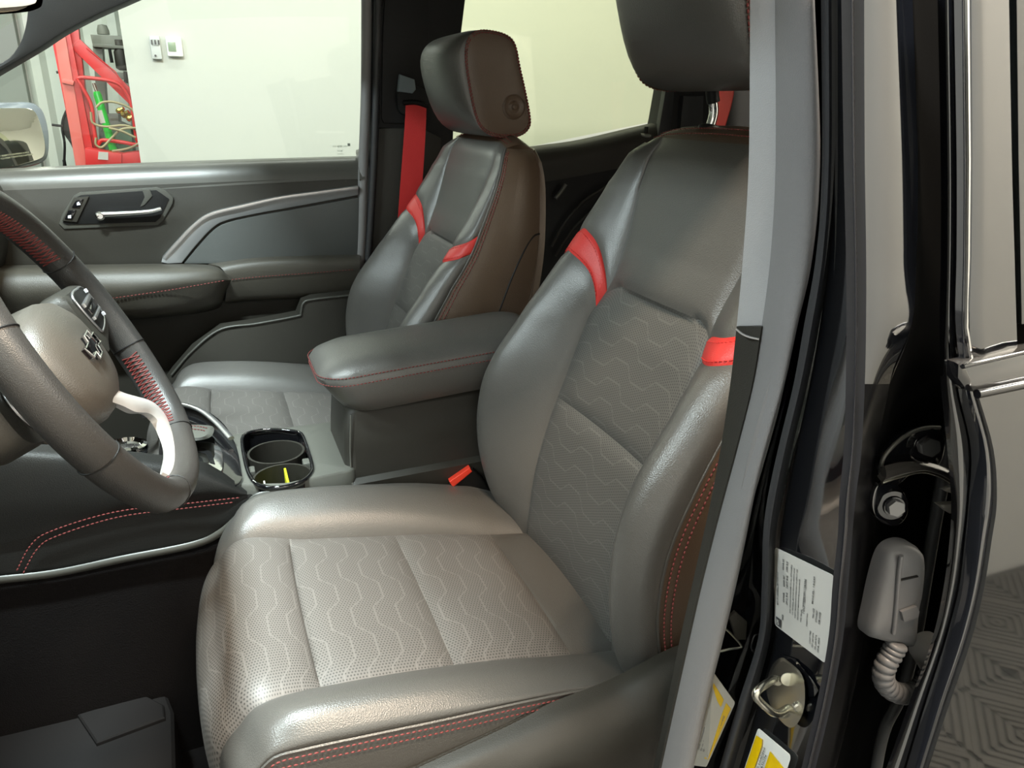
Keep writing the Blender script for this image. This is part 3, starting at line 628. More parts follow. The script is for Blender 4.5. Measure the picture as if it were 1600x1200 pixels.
def headrest(parent, dz, posts=True):
    h = []
    q = [(.196, .876), (.228, .886), (.282, .874), (.303, .820), (.329, .736), (.328, .706), (.300, .689), (.246, .690), (.214, .715), (.192, .789), (.184, .845)]
    side2 = [(p.x, p.z) for p in curve([(a, 0, b) for a, b in q], 44, True)]
    cx, cz = .25, .79; rings = []; W = .128
    def ring(y, sc, inner):
        t = min(1, abs(y)/W); out = []
        for (x, z) in side2:
            fr = max(0, min(1, (.27-x)/.10))
            bul = .048*fr*(1-t**2.6)**(1/2.2)*(max(0, 1-abs((z-.787)/.103)**2.6))**.6 if t < 1 else 0
            e_ = 1-.035*t**10; out.append(V((cx+(x-cx)*sc*e_-bul, y, cz+(z-cz)*sc*e_+dz)))
        return out
    n = 22
    for i in range(n+1):
        a = -1+2*i/n; y = W*math.sin(a*math.pi/2); rings.append(ring(y, 1, 0))
    hd = loft('headrest', rings, leather, parent)
    for s in (-1, 1):
        def sp(u, v, s=s):
            p = side2[0]; x, z = curve2_side[int(round(u*(len(curve2_side)-1))) % len(curve2_side)]
            k = 1-v; return V((cx+(x-cx)*k*.99, s*(W+.0005+.007*(1-k**4)), cz+(z-cz)*k*.99+dz))
        curve2_side = side2+[side2[0]]
        surf('headrest_side', sp, 44, 8, leather_side, hd, 0, .01, 0, label='brown side face of the headrest')
        l1 = [V((cx+(x-cx)*.94, s*(W+.0032), cz+(z-cz)*.94+dz)) for x, z in curve2_side]; l2 = [V((cx+(x-cx)*.985, s*(W+.0022), cz+(z-cz)*.985+dz)) for x, z in curve2_side]
        stitches('headrest_stitching', [l1, l2], thread, hd, .0062, .0046, .0015)
        if s < 0:
            lathe('release_button', [(.024, -.004), (.024, .004), (.021, .006), (.017, .003), (.012, .002), (.009, .005), (.006, .006), (.003, .003)], (.289, -W-.005, .748+dz), (0, -1, 0), leather_side, hd, 28, label='round release button on the side of the headrest')
    for s in (-1, 1):
        if posts: tube('headrest_post', curve([(.296, s*.062, .66), (.303, s*.062, .70), (.306, s*.062, .72), (.300, s*.062, .745), (.295, s*.062, .80)], 16), .0065, chrome, parent, 14)
        if posts: tube('post_sleeve', curve([(.304, s*.062, .72+dz*.2), (.300, s*.062, .745), (.295, s*.062, .78)], 8), .009, plastic_d, parent, 12)
# cushion: x, seam z, crest z, seam y, crest y, stitch y, stitch z
CT = [(-.44, .085, .100, .180, .232, .258, .100), (-.41, .106, .128, .178, .234, .262, .118), (-.37, .108, .142, .176, .236, .265, .121), (-.30, .096, .142, .170, .236, .267, .119), (-.2, .082, .132, .166, .235, .268, .112),
      (-.1, .067, .112, .163, .233, .268, .105), (0, .048, .082, .160, .228, .262, .088), (.06, .038, .058, .158, .222, .255, .065), (.12, .028, .034, .155, .215, .24, .035)]
def xf(y): return -.447+.42*y*y+1.3*abs(y)**4
def cush(a, x):
    zs, zc, ys, yc, yst, zst = tab(CT, x); s = 1 if a >= 0 else -1; t = abs(a)
    if t <= 1: y = t*ys; q = V((0, y, zs+.006*(1-t*t)))
    else:
        P = [V((0, ys, zs)), V((0, ys+.4*(yc-ys), zs+.62*(zc-zs))), V((0, yc, zc)), V((0, yst-.006, zst+.45*(zc-zst))), V((0, yst, zst))]
        q = spl(P, t-1)
    # the front edge is bowed: squeeze x so that rows end on the bow
    k = max(0, min(1, (-.15-x)/.29)); xx = x+(xf(q.y)+.447)*k*k+.021*max(0, min(1, (-.28-x)/.16))**1.5
    return V((xx, s*q.y, q.z))
def cfront(a, w):
    """roll-over of the cushion front, w 0..1 from the top edge down"""
    e = cush(a, -.44); an = w*math.pi*.52
    return V((e.x-.022*math.sin(an)*1.0, e.y, e.z-.022*(1-math.cos(an))-w*.035-.10*max(0, w-.45)))
def seat_cushion(root):
    cuts = [(-.44, -.315, 'cushion_front', perfo), (-.315, -.148, 'cushion_insert', perfo), (-.148, .012, 'cushion_insert', perfo), (.012, .12, 'cushion_rear', leather)]
    for x0, x1, nm, m in cuts:
        if nm == 'cushion_front':
            def f(u, v):
                if v < .35: return cfront(lerp(-1, 1, u), 1-v/.35)
                return cush(lerp(-1, 1, u), lerp(-.44, -.315, (v-.35)/.65))
        else:
            def f(u, v, x0=x0, x1=x1): return cush(lerp(-1, 1, u), lerp(x0, x1, v))
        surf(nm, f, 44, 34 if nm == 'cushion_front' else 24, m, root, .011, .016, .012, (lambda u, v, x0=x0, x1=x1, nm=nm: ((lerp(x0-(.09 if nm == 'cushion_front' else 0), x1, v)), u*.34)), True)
    for s in (-1, 1):
        def g(u, v):
            if v < .22: return cfront(s*(1+u), 1-v/.22)
            return cush(s*(1+u), lerp(-.44, .12, (v-.22)/.78))
        surf('cushion_bolster', g, 24, 60, leather, root, .003, .008, .012, None, s > 0)
        def sk(u, v):
            e = g(1, v); return V((e.x+.012*u*(1 if v < .1 else 0), e.y+s*.004*math.sin(math.pi*u), lerp(e.z, min(e.z-.01, .01), u)))
        surf('cushion_skirt', sk, 10, 60, leather, root, .002, .006, .012, None, s > 0)
        l = [sk(.05, k/100)+V((0, s*.004, 0)) for k in range(8, 97)]; l2 = [sk(.12, k/100)+V((0, s*.0045, 0)) for k in range(8, 97)]
        stitches('skirt_stitching', [l, l2], thread, root, .0062, .0046, .0011)
        tube('skirt_piping', [g(1, k/80)+V((0, s*.001, -.001)) for k in range(81)], .002, leather, root, 6)
    def fr(u, v):
        a = lerp(-2, 2, u); e = cfront(a, 1); return V((e.x+.03*v, e.y, lerp(e.z, -.06, v)))
    surf('front_skirt', fr, 30, 8, leather, root, .001, .006, .012)
    box('cushion_pan', (-.38, -.24, -.10), (.14, .24, -.0), plastic_d, root, .01)
def seat_base(root):
    for s in (-1, 1):
        box('seat_rail', (-.34, s*.2-.02, -.33), (.2, s*.2+.02, -.10), plastic_d, root, .004)
def shield(root):
    r0 = [(-.40, .045), (-.33, .050), (-.261, .062), (-.191, .074), (-.125, .086), (-.071, .096), (-.010, .103), (.03, .112), (.075, .125), (.12, .13)]
    A = [V((a, -.272, b)) for a, b in r0]
    B = [V((a+.005, -.300, b-.006+.012*(i > 6))) for i, (a, b) in enumerate(r0)]
    Cc = [V((a+.01, -.325, b-.030-.012*(i < 4)+.01*(i > 6))) for i, (a, b) in enumerate(r0)]
    D = [V((a+.01, -.330, b-.09)) for a, b in r0]; E_ = [V((a+.01, -.325, -.12)) for a, b in r0]
    surf('side_shield', gridf([A, B, Cc, D, E_]), 30, 40, plastic, root, 0, .01, .008, label='hard plastic shield along the outer side of the cushion')
    pts = curve([(-.235, -.338, -.012), (-.19, -.342, .028), (-.150, -.345, .047), (-.11, -.345, .054), (-.075, -.343, .045), (-.05, -.34, .01), (-.035, -.336, -.04)], 30)
    tube('adjuster_lever', pts, .013, plastic, root, 14, flat=.7)
    lathe('switch_bezel', [(.008, 0), (.0075, .0015), (.006, .0015)], (.045, -.2985, .117), (.1, -.5, 1), plastic, root, 20)
    tube('elastic_strap', curve([(.055, -.262, .085), (.045, -.285, .098), (.05, -.29, .085), (.08, -.285, .08), (.14, -.28, .09)], 20), .003, plastic_g, root, 8)
seat = thing('driver_seat', (-.15, 0, -.32), 'nearest seat, charcoal leather with two red bands, in the open driver doorway', 'seat', 'front seats')
seat_back(seat); headrest(seat, .058)
nb = len(seat.children)
seat_cushion(seat); seat_base(seat)
def dup(o, parent):
    c = o.copy(); col.objects.link(c); c.parent = parent
    for k in list(o.children): dup(k, c)
    return c
ps = thing('passenger_seat', seat.location+V((-.0996, .766, -.0175)), 'far seat of charcoal leather with its side coloured brown for warm light, beyond the console armrest', 'seat', 'front seats')
A = math.radians(2.25)
BACKN = ('insert_', 'upper_', 'side_bol', 'red_band', 'shoulder', 'band_st', 'side_panel', 'edge_st', 'piping', 'shell_', 'top_', 'back_', 'post_', 'headrest')
for o in list(seat.children):
    hr = o.name.startswith('headrest') or o.name.startswith('post_sleeve')
    c = dup(o, ps)
    if o.name.startswith(BACKN):
        c.rotation_euler = (0, A, 0)
        if hr: c.location = c.location+Matrix.Rotation(A, 3, 'Y') @ V((.012, 0, -.055))
shield(seat)

# ================================================================== CENTRE CONSOLE
con = thing('centre_console', (-.1, CY, -.32), 'dark centre console between the two front seats', 'console')
# lid
def lidring(z, x0, ins, crown=0):
    pts = rrect(x0+ins, .175-ins*.5, .283+ins, .487-ins, min((.204-2*ins)*.45, .055-max(0, ins)*.35), 7)
    return [V((x, y, z+.075*(x+.2)+crown)) for x, y in pts]
lid = loft('armrest_lid', [lidring(.236, -.185, .014), lidring(.240, -.195, .004), lidring(.262, -.208, 0), lidring(.286, -.222, -.002), lidring(.300, -.232, .0), lidring(.312, -.232, .008), lidring(.322, -.230, .026), lidring(.327, -.226, .05), lidring(.329, -.222, .08), lidring(.3293, -.22, .101)], leather, con, label='padded leather armrest lid')
for k, (z, x0, ins) in enumerate(((.2925, -.2285, -.0025), (.3045, -.2338, .0015))):
    r = [V((x, y, z+.075*(x+.2))) for x, y in rrect(x0+ins, .175, .283+ins, .487-ins, .055, 12)]
    r = r[13:39]+[r[39+i] for i in range(0, 13)]
    stitches('lid_stitching', [r], thread, lid, .0062, .0046, .0011)
# storage box under the lid
def boxring(z, x0, ys, ye): return [V((x, y, z+.03*(x+.2))) for x, y in rrect(x0, .22, ys, ye, .018, 5)]
loft('storage_box', [boxring(.075, -.205, .278, .492), boxring(.115, -.202, .279, .491), boxring(.122, -.200, .290, .482), boxring(.17, -.198, .296, .474), boxring(.236, -.192, .298, .472), boxring(.244, -.185, .305, .465)], plastic, con, 50)
tube('box_seam', [V((-.185, .2965, .236)), V((-.190, .2955, .17)), V((-.192, .289, .125)), V((-.192, .278, .112))], .0012, plastic_g, con, 6)
# deck around the cup holder
deckz = .143
dk = [at(a, b, z=deckz) for a, b in curve2([(512, 752), (470, 768), (430, 775), (398, 772), (380, 762), (372, 735), (366, 700), (358, 672), (372, 655), (430, 650), (492, 655), (500, 680)], 60, True)]
def deckf():
    rings = []
    cup = [at(a, b, z=deckz) for a, b in curve2([(378, 690), (384, 679), (400, 674), (430, 672), (462, 675), (472, 680), (480, 700), (488, 728), (486, 740), (474, 752), (452, 760), (430, 763), (408, 760), (395, 752), (385, 730)], 48, True)]
    return cup
cup = deckf()
import bisect
# deck as a ring between its outline and the opening
cc = sum(cup, V((0, 0, 0)))/len(cup)
def ang(p): return math.atan2(p.y-cc.y, p.x-cc.x)
NR = 72
def radial(poly, a):
    best = None; n = len(poly); d = V((math.cos(a), math.sin(a), 0))
    for i in range(n):
        p, q = poly[i]-cc, poly[(i+1) % n]-cc; e = q-p; den = d.x*e.y-d.y*e.x
        if abs(den) < 1e-12: continue
        t = (p.x*e.y-p.y*e.x)/den; s_ = (p.x*d.y-p.y*d.x)/den
        if t > 0 and -1e-6 <= s_ <= 1+1e-6 and (best is None or t > best): best = t
    return cc+d*(best or .05)
ou = [V((-.185, .283, 0)), V((-.30, .268, 0)), V((-.355, .285, 0)), V((-.42, .31, 0)), V((-.42, .505, 0)), V((-.185, .505, 0))]
ou = [V((p.x, p.y, deckz)) for p in ou]
o1 = [radial(ou, 2*math.pi*k/NR) for k in range(NR)]; i1 = [radial(cup, 2*math.pi*k/NR) for k in range(NR)]
loft('console_deck', [[p+V((0, 0, -.05)) for p in o1], [p+V((0, 0, -.004)) for p in o1], [p.lerp(cc, .03) for p in o1], i1, [p+V((0, 0, -.006)) for p in i1]], plastic_g, con, 50, closed=False)
tube('cup_holder_rim', [p+V((0, 0, .001)) for p in i1], .0035, piano, con, 8, True, label='gloss black rim of the cup holder')
def sc(p, k, dz): return V((cc.x+(p.x-cc.x)*k, cc.y+(p.y-cc.y)*k, p.z+dz))
loft('cup_holder_well', [[sc(p, 1, 0) for p in i1], [sc(p, .985, -.02) for p in i1], [sc(p, .95, -.072) for p in i1], [sc(p, .5, -.075) for p in i1]], piano, con, 50, closed='end')
c1 = V((cc.x-.0, cc.y+.052, deckz)); c2 = V((cc.x+.002, cc.y-.052, deckz))
for c_ in (c1, c2):
    o = loft('cup_ring', [[c_+V((.05*math.cos(t_*.1745), .05*math.sin(t_*.1745), dz)) for t_ in range(36)] for dz in (-.07, -.012)]+[[c_+V((.046*math.cos(t_*.1745), .046*math.sin(t_*.1745), dz)) for t_ in range(36)] for dz in (-.012, -.068)], plastic, con, 40, closed=True)
for sx in (-1, 1):
    box('cup_tab', (cc.x+sx*.052-.012, cc.y-.012, deckz-.03), (cc.x+sx*.052+.012, cc.y+.012, deckz-.014), plastic_g, con, .003)
box('divider_fin', (cc.x+.006, cc.y-.085, deckz-.068), (cc.x+.010, cc.y-.02, deckz-.012), lime, con, .001, label='thin yellow-green divider in the near cup holder')
box('divider_fin', (cc.x-.030, cc.y-.09, deckz-.068), (cc.x-.027, cc.y-.04, deckz-.02), paper, con, .001, label='thin white strip in the near cup holder')
lathe('cup_mat', [(.042, 0), (.042, .003), (.01, .003)], c2+V((0, 0, -.07)), (0, 0, 1), mat('olive_mat', (.12, .12, .01), .35), con, 24)
# gear selector area
gz = .150
plate = [at(a, b, z=gz) for a, b in curve2([(250, 660), (262, 640), (285, 634), (315, 638), (340, 652), (358, 672), (371, 700), (377, 730), (378, 748), (360, 760), (320, 745), (280, 735), (250, 720)], 48, True)]
prism('selector_surround', plate, (0, 0, -.03), piano, con, .004, label='gloss black surround of the gear selector')
tube('selector_arc', [at(a, b, z=gz+.012) for a, b in curve2([(225, 650), (245, 636), (268, 632), (290, 633), (315, 642), (338, 660), (352, 675), (361, 685)], 40)], .006, silver, con, 10, flat=.6, label='satin silver arc beyond the gear selector')
prism('selector_plate', [at(a, b, z=gz+.006) for a, b in curve2([(270, 700), (290, 692), (325, 690), (345, 700), (349, 720), (345, 736), (330, 732), (290, 722), (268, 715)], 36, True)], (0, 0, -.01), chrome, con, .002, label='polished selector gate plate')
prism('selector_slot', [at(a, b, z=gz+.0075) for a, b in ((280, 700), (318, 700), (330, 706), (336, 724), (328, 722), (322, 708), (314, 705), (280, 705))], (0, 0, -.003), plastic_d, con, 0)
prism('selector_slot', [at(a, b, z=gz+.0075) for a, b in ((280, 711), (308, 711), (316, 716), (318, 722), (310, 720), (304, 716), (280, 715))], (0, 0, -.003), piano, con, 0)
lv = loft('selector_lever', [[at(a, b, z=gz+dz) for a, b in curve2([(262, 668), (285, 664), (318, 664), (334, 668), (330, 682), (312, 688), (285, 689), (262, 686)], 32, True)] for dz in (.01, .03)]+[[at(a, b, z=gz+.036) for a, b in curve2([(268, 672), (285, 668), (315, 668), (326, 671), (322, 680), (310, 684), (285, 685), (268, 682)], 32, True)]], plastic_g, con, 50, label='grey leather grip of the gear selector')
stitches('grip_stitching', [[at(a, b, z=gz+.037) for a, b in curve2([(264, 667), (285, 665), (310, 666), (328, 670)], 20)], [at(a, b, z=gz+.037) for a, b in curve2([(264, 672), (285, 670), (310, 671), (324, 674)], 20)]], thread, lv, .006, .0045, .001)
lathe('drive_knob', [(.030, -.01), (.032, 0), (.030, .008), (.024, .010), (.020, .004), (.0, .004)], at(200, 700, z=.17), (.1, 0, 1), chrome, con, 32, label='chrome ringed rotary drive knob')
box('console_block', (-.95, .30, -.2), (-.40, .47, .115), plastic_d, con, .01)
# knee pad and lower side on the driver side
surf('knee_pad', gridf([[at(-120, 690, y=.30), at(100, 696, y=.30), at(290, 716, y=.30), at(340, 733, y=.30), at(384, 766, y=.285)],
                        [at(-120, 712, y=.275), at(100, 720, y=.272), at(285, 736, y=.272), at(340, 748, y=.275), at(386, 768, y=.28)],
                        [at(-120, 790, y=.265), at(100, 775, y=.262), at(280, 768, y=.262), at(338, 766, y=.265), at(386, 772, y=.275)],
                        [at(-120, 880, y=.268), at(70, 832, y=.265), at(185, 798, y=.264), at(300, 784, y=.266), at(384, 775, y=.274)]]), 24, 30, leather_k, con, 0, .01, .015, label='soft knee pad')
stitches('knee_pad_stitching', [[at(a, b, y=.262) for a, b in curve2([(26, 892), (48, 852), (80, 830), (180, 800), (300, 786), (380, 777)], 60)], [at(a, b, y=.262) for a, b in curve2([(36, 896), (58, 858), (88, 838), (185, 808), (300, 793), (372, 784)], 60)]], thread, con, .0065, .0048, .0012)
surf('lower_side', gridf([[at(-20, 850, y=.27), at(85, 822, y=.27), at(185, 795, y=.27), at(300, 780, y=.27), at(392, 772, y=.278)],
                          [at(-20, 890, y=.268), at(85, 870, y=.268), at(185, 850, y=.268), at(300, 825, y=.268), at(398, 775, y=.275)],
                          [at(-20, 912, y=.268), at(85, 900, y=.268), at(190, 877, y=.268), at(330, 842, y=.268), at(405, 778, y=.272)]]), 14, 30, leather_k, con, 0, .01, .015)
tube('console_rail', [at(a, b, y=.262) for a, b in curve2([(-20, 908), (85, 896), (190, 874), (300, 852), (345, 832), (380, 800), (402, 776), (440, 772)], 50)], .004, plastic_h, con, 10, flat=1.6, upv=(0, 0, 1), label='grey trim rail along the console foot')
surf('foot_panel', gridf([[at(-20, 915, y=.27), at(190, 880, y=.27), at(350, 836, y=.27)], [V((-.95, .25, -.15)), V((-.6, .25, -.15)), V((-.2, .27, -.1))], [V((-.95, .24, -.32)), V((-.6, .24, -.32)), V((-.2, .26, -.32))]]), 10, 12, carpet, con, 0, .01, .015)
duct_m = mat('duct_plastic', (.012, .011, .011), .75, spec=.15)
fv = thing('floor_duct_cover', at(150, 1150, z=-.30), 'black plastic duct cover on the dark footwell floor beside the driver seat', 'cover')
prism('cover_top', [at(a, b, z=-.20) for a, b in ((-60, 1150), (110, 1105), (238, 1070), (262, 1085), (272, 1110), (276, 1250), (-60, 1290))], (0, 0, -.10), duct_m, fv, .012, 3)
prism('cover_step', [at(a, b, z=-.192) for a, b in ((120, 1115), (225, 1084), (256, 1100), (258, 1120), (150, 1160))], (0, 0, -.01), duct_m, fv, .006, 3)
# buckle
bk = thing('seat_belt_buckle', at(745, 775, y=.262), 'black seat belt buckle with a red release button beside the driver seat cushion', 'buckle')
n_ = V((-.35, -.25, .9)).normalized()
prism('buckle_body', [at(a, b, y=.262) for a, b in ((701, 757), (738, 731), (752, 745), (772, 772), (745, 782), (708, 772))], V((.012, .028, -.012)), plastic_d, bk, .004, 3)
prism('release_button', [at(a, b, y=.258) for a, b in ((702, 753), (734, 731), (738, 737), (708, 762))], V((.004, .02, -.004)), redbtn, bk, .002, 3, label='red release button with press lettering')
tube('buckle_stalk', [at(750, 775, y=.275), V((.06, .28, -.05)), V((.06, .28, -.12))], .009, plastic_d, bk, 10)

# ================================================================== DRIVER SIDE MIDDLE PILLAR AND REAR DOOR EDGE
PR = [-80, 0, 250, 400, 510, 600, 700, 780, 840, 920, 1000, 1100, 1200, 1290]
def edge(px, y):
    """one vertical line of the pillar: image columns at the rows PR, at lateral distance y (number or list)"""
    return [at(px[i], PR[i], y=(y[i] if isinstance(y, list) else y)) for i in range(len(PR))]
E0 = [1173, 1172, 1170, 1161, 1151, 1141, 1126, 1111, 1098, 1080, 1062, 1042, 1021, 1002]
E1 = [1213, 1211, 1212, 1204, 1190, 1175, 1150, 1128, 1112, 1092, 1074, 1052, 1030, 1010]
E2 = [1270, 1273, 1282, 1270, 1246, 1226, 1197, 1178, 1166, 1149, 1130, 1105, 1084, 1064]
S2a = [1284, 1285, 1286, 1275, 1256, 1240, 1216, 1199, 1192, 1190, 1184, 1153, 1124, 1098]
S2b = [1303, 1304, 1304, 1296, 1280, 1262, 1238, 1222, 1212, 1209, 1203, 1176, 1146, 1120]
H0 = [1323, 1323, 1326, 1330, 1331, 1330, 1325, 1315, 1309, 1304, 1296, 1278, 1254, 1232]
H1 = [1338, 1338, 1340, 1342, 1342, 1340, 1337, 1330, 1328, 1318, 1312, 1294, 1270, 1250]
J0 = [1465, 1465, 1470, 1470, 1468, 1470, 1480, 1486, 1484, 1474, 1456, 1420, 1385, 1350]
K0 = [1497, 1497, 1499, 1499, 1497, 1496, 1517, 1514, 1508, 1498, 1478, 1446, 1416, 1390]
K1 = [1506, 1506, 1509, 1508, 1506, 1520, 1548, 1553, 1545, 1532, 1512, 1478, 1446, 1418]
Q = [1425, 1426, 1434, 1432, 1424, 1390, 1372, 1370, 1366, 1360, 1350, 1330, 1306, 1280]
def strip(name, cols, m, parent, nu=8, th=.006, label=None, flip=True):
    return surf(name, gridf(cols), nu, 60, m, parent, 0, .01, th, label=label, flip=flip)
strip('pillar_trim', [edge(E0, -.372), edge([lerp(a, b, .5) for a, b in zip(E0, E1)], -.385), edge(E1, -.395)], pillar_m, body, 6, .012, label='light grey inner trim of the driver side middle pillar')
# step where the upper cover ends
p = [at(1150, 514, y=-.386), at(1160, 522, y=-.39), at(1172, 527, y=-.394), at(1186, 530, y=-.399)]
tube('trim_joint', curve(p, 10), .0009, silver, body, 6)
strip('pillar_lower_trim', [[q for q in edge(E0, -.376)][4:], [q for q in edge([lerp(a, b, .5) for a, b in zip(E0, E1)], -.389)][4:], [q for q in edge(E1, -.399)][4:]], plastic, body, 6, .008, label='dark lower trim of the driver side middle pillar')
E1c, E2c = edge(E1, -.396), edge(E2, -.430)
def seal(u, v):
    a, c = spl(E1c, v), spl(E2c, v); return a.lerp(c, u)+V((-.45, -.89, 0))*(.013*math.sin(math.pi*u)**.7)
surf('door_opening_seal', seal, 14, 70, rubber, body, 0, .01, .012, flip=True, label='thick grey rubber seal down the driver door opening')
# dark channel between the seals
strip('seal_channel', [edge(E2, -.405), edge([lerp(a, b, .5) for a, b in zip(E2, S2a)], -.40), edge(S2a, -.43)], paint, body, 4)
strip('inner_seal', [edge(S2a, -.445), edge([lerp(a, b, .5) for a, b in zip(S2a, S2b)], -.452), edge(S2b, -.446)], rubber_d, body, 6, label='narrow black seal beside the thick grey one')
# painted jamb
G0, G1 = edge([a-3 for a in S2b], -.440), edge(H0, -.530)
Gm = edge([lerp(a, b, .5) for a, b in zip(S2b, H0)], -.488)
strip('painted_jamb', [G0, Gm, G1], paint, body, 14)
strip('jamb_ridge', [edge(H0, -.528), edge([lerp(a, b, .5) for a, b in zip(H0, H1)], -.545), edge(H1, -.542)], mat('jamb_sealer', (.02, .02, .024), .3, coat=.2), body, 6)
# outer skin of the pillar above, deep hinge pocket below
yq = [-.548]*5+[-.535, -.50, -.485, -.485, -.485, -.485, -.485, -.485, -.485]
ym = [-.548]*5+[-.543, -.528, -.516]+[-.512]*6
osk = [edge(H1, -.541), edge([lerp(a, b, .5) for a, b in zip(H1, Q)], ym), edge(Q, yq)]
dull = mat('reflectionless_black_paint', (.004, .004, .005), .25, spec=.12)  # copy of the gloss paint with reflections removed, darkness put into the material
strip('pillar_outer_skin', [e[:6] for e in osk], paint, body, 12, label='gloss black outer skin of the middle pillar')
strip('pillar_lower_skin', [e[5:] for e in osk], dull, body, 12)
strip('hinge_pocket', [edge(Q, [y+.0 for y in yq]), edge([lerp(a, b, .3) for a, b in zip(Q, J0)], [y+.04 for y in yq]), edge([b+14 for b in J0], -.48)], mat('pocket_black', (.003, .003, .003), .8, spec=.02), body, 10, label='black painted hinge pocket of the middle pillar')
# rubber hose like seal at the back of the pocket
tube('rear_door_seal', [at(a, b, y=-.492) for a, b in curve2([(1488, 560), (1487, 640), (1478, 720), (1462, 810), (1447, 900), (1430, 1000), (1408, 1085), (1382, 1140), (1368, 1210), (1362, 1290)], 60)], .0052, mat('soft_grey_seal', (.06, .06, .062), .5), body, 12, label='soft grey bulb seal behind the rear door edge')

# rear door on the driver's side
rdd = thing('rear_driver_door', (.5, -.58, -.3), 'glossy black rear door at the right edge, its front edge just behind the middle pillar', 'door')
strip('door_inner_return', [edge(J0, -.548), edge([lerp(a, b, .5) for a, b in zip(J0, K0)], -.554), edge(K0, -.555)], paint, rdd, 6, .004)
strip('door_front_edge', [edge(K0, -.556), edge([lerp(a, b, .35) for a, b in zip(K0, K1)], -.562), edge([lerp(a, b, .75) for a, b in zip(K0, K1)], -.568), edge(K1, -.566)], mat('polished_black_edge', (.02, .022, .028), .08, coat=1, ior=2.0), rdd, 8, .004, label='rolled glossy front edge of the rear door')
def rowpt(p, dx, yy): return V((p.x+dx, yy, p.z))
K1c = edge(K1, -.567)
low = [q for q, r in zip(K1c, PR) if r >= 600]
def skin(u, v):
    a = spl(low, v); x = u*1.15
    return V((a.x+x, -.5685-.001*math.sin(math.pi*min(1, max(0, (.60-a.z)/.5))), a.z))
surf('door_skin', skin, 60, 40, paint, rdd, 0, .01, .02, flip=True)
wedge = [at(x, y, y=-.575) for x, y in ((1588, -80), (1589, 0), (1592, 250), (1595, 400), (1597, 510), (1600, 600))]
upk = [q for q, r in zip(K1c, PR) if r <= 600]
def frame(u, v):
    a = spl(upk, v); b = spl(wedge, v); xx = b.x-a.x; return V((a.x+u*xx, -.567-.004*math.sin(min(1, u*4)*math.pi/2), a.z))
surf('window_frame', frame, 10, 30, paint, rdd, 0, .01, .01, flip=True, label='gloss black front upright of the rear door window')
g0 = at(1596, 300, y=-.574)
prism('rear_glass', [V((p.x+.004, -.572, p.z)) for p in reversed(wedge[:5])]+[ V((g0.x+.9, -.572, 1.0)), V((g0.x+.9, -.572, .58))], (0, .005, 0), mat('dark_door_glass', (.01, .012, .012), .03, ior=2.2, coat=1), rdd, .001, label='dark side glass of the rear door')
a, b = at(1502, 572, y=-.575), at(1600, 549, y=-.578); c, d = at(1600, 598, y=-.580), at(1522, 614, y=-.577)
prism('belt_moulding', [a, b, b+V((.9, 0, 0)), c+V((.9, 0, 0)), c, d], (0, .012, 0), mat('moulding_satin_black', (.05, .05, .05), .12, ior=1.9, coat=1), rdd, .003, label='satin moulding under the rear window')
tube('moulding_lip', [d+V((0, -.002, 0)), c+V((0, -.002, 0)), c+V((.9, 0, 0))], .003, piano, rdd, 8)
tube('moulding_lip', [a+V((0, -.001, 0)), b+V((0, -.001, 0)), b+V((.9, 0, 0))], .0016, piano, rdd, 8)
prism('corner_cap', [at(x, y, y=-.576) for x, y in ((1498, 568), (1508, 572), (1521, 588), (1523, 610), (1512, 612), (1497, 592))], (0, .008, 0), piano, rdd, .003)
tube('edge_rim', [q+V((0, -.0015, 0)) for q in K1c[:6]], .0012, chrome, rdd, 6)

# hinge of the rear door
t = thing('rear_door_hinge', at(1400, 760, y=-.50), 'black two-bolt hinge with a curved arm between the middle pillar and the rear door', 'hinge')
HYY = -.505
prism('hinge_plate', [at(a, b, y=HYY) for a, b in curve2([(1378, 745), (1380, 715), (1400, 690), (1425, 672), (1455, 668), (1474, 678), (1476, 705), (1465, 728), (1430, 736), (1400, 760)], 36, True)], (0, .004, 0), paint, t, .0012, label='upper hinge plate')
tube('plate_flange', [at(a, b, y=HYY-.002) for a, b in curve2([(1376, 740), (1380, 716), (1400, 692), (1425, 675), (1450, 668), (1468, 668)], 24)], .0016, mat('scuffed_black', (.06, .058, .05), .4), t, 8)
prism('hinge_plate', [at(a, b, y=HYY) for a, b in curve2([(1366, 770), (1376, 756), (1400, 756), (1416, 775), (1418, 805), (1400, 822), (1375, 815), (1364, 795)], 30, True)], (0, .004, 0), paint, t, .0012, label='lower hinge plate')
for (cx, cy, r) in ((1447, 695, .0078), (1394, 789, .0068)):
    c = at(cx, cy, y=HYY-.003); n = V((-.42, -1, .12)).normalized()
    lathe('bolt', [(r*1.7, 0), (r*1.7, .0012), (r*1.2, .0016), (r*1.15, .004)], c, n, piano, t, 24)
    hx = [c+n*.003+(n.orthogonal().normalized()*math.cos(k*math.pi/3)+n.cross(n.orthogonal().normalized())*math.sin(k*math.pi/3))*r*.95 for k in range(6)]
    prism('bolt_head', hx, n*.005, mat('bolt_steel', (.2, .2, .2), .25, metal=.8), t, .0006)
am = [at(a, b, y=HYY-.010) for a, b in curve2([(1378, 754), (1405, 745), (1440, 737), (1468, 744), (1490, 756), (1516, 762)], 24)]
am2 = [at(a, b, y=HYY-.008) for a, b in curve2([(1382, 728), (1410, 722), (1445, 722), (1475, 730), (1496, 741), (1518, 750)], 24)]
surf('hinge_arm', lambda u, v: spl([spl(am2, v), spl(am, v)], u)+V((0, -.003*math.sin(math.pi*u), 0)), 6, 30, mat('arm_black', (.03, .028, .026), .18, coat=.8), t, 0, .01, .006, label='curved hinge arm')
tube('arm_edge', am, .0012, steel, t, 8)
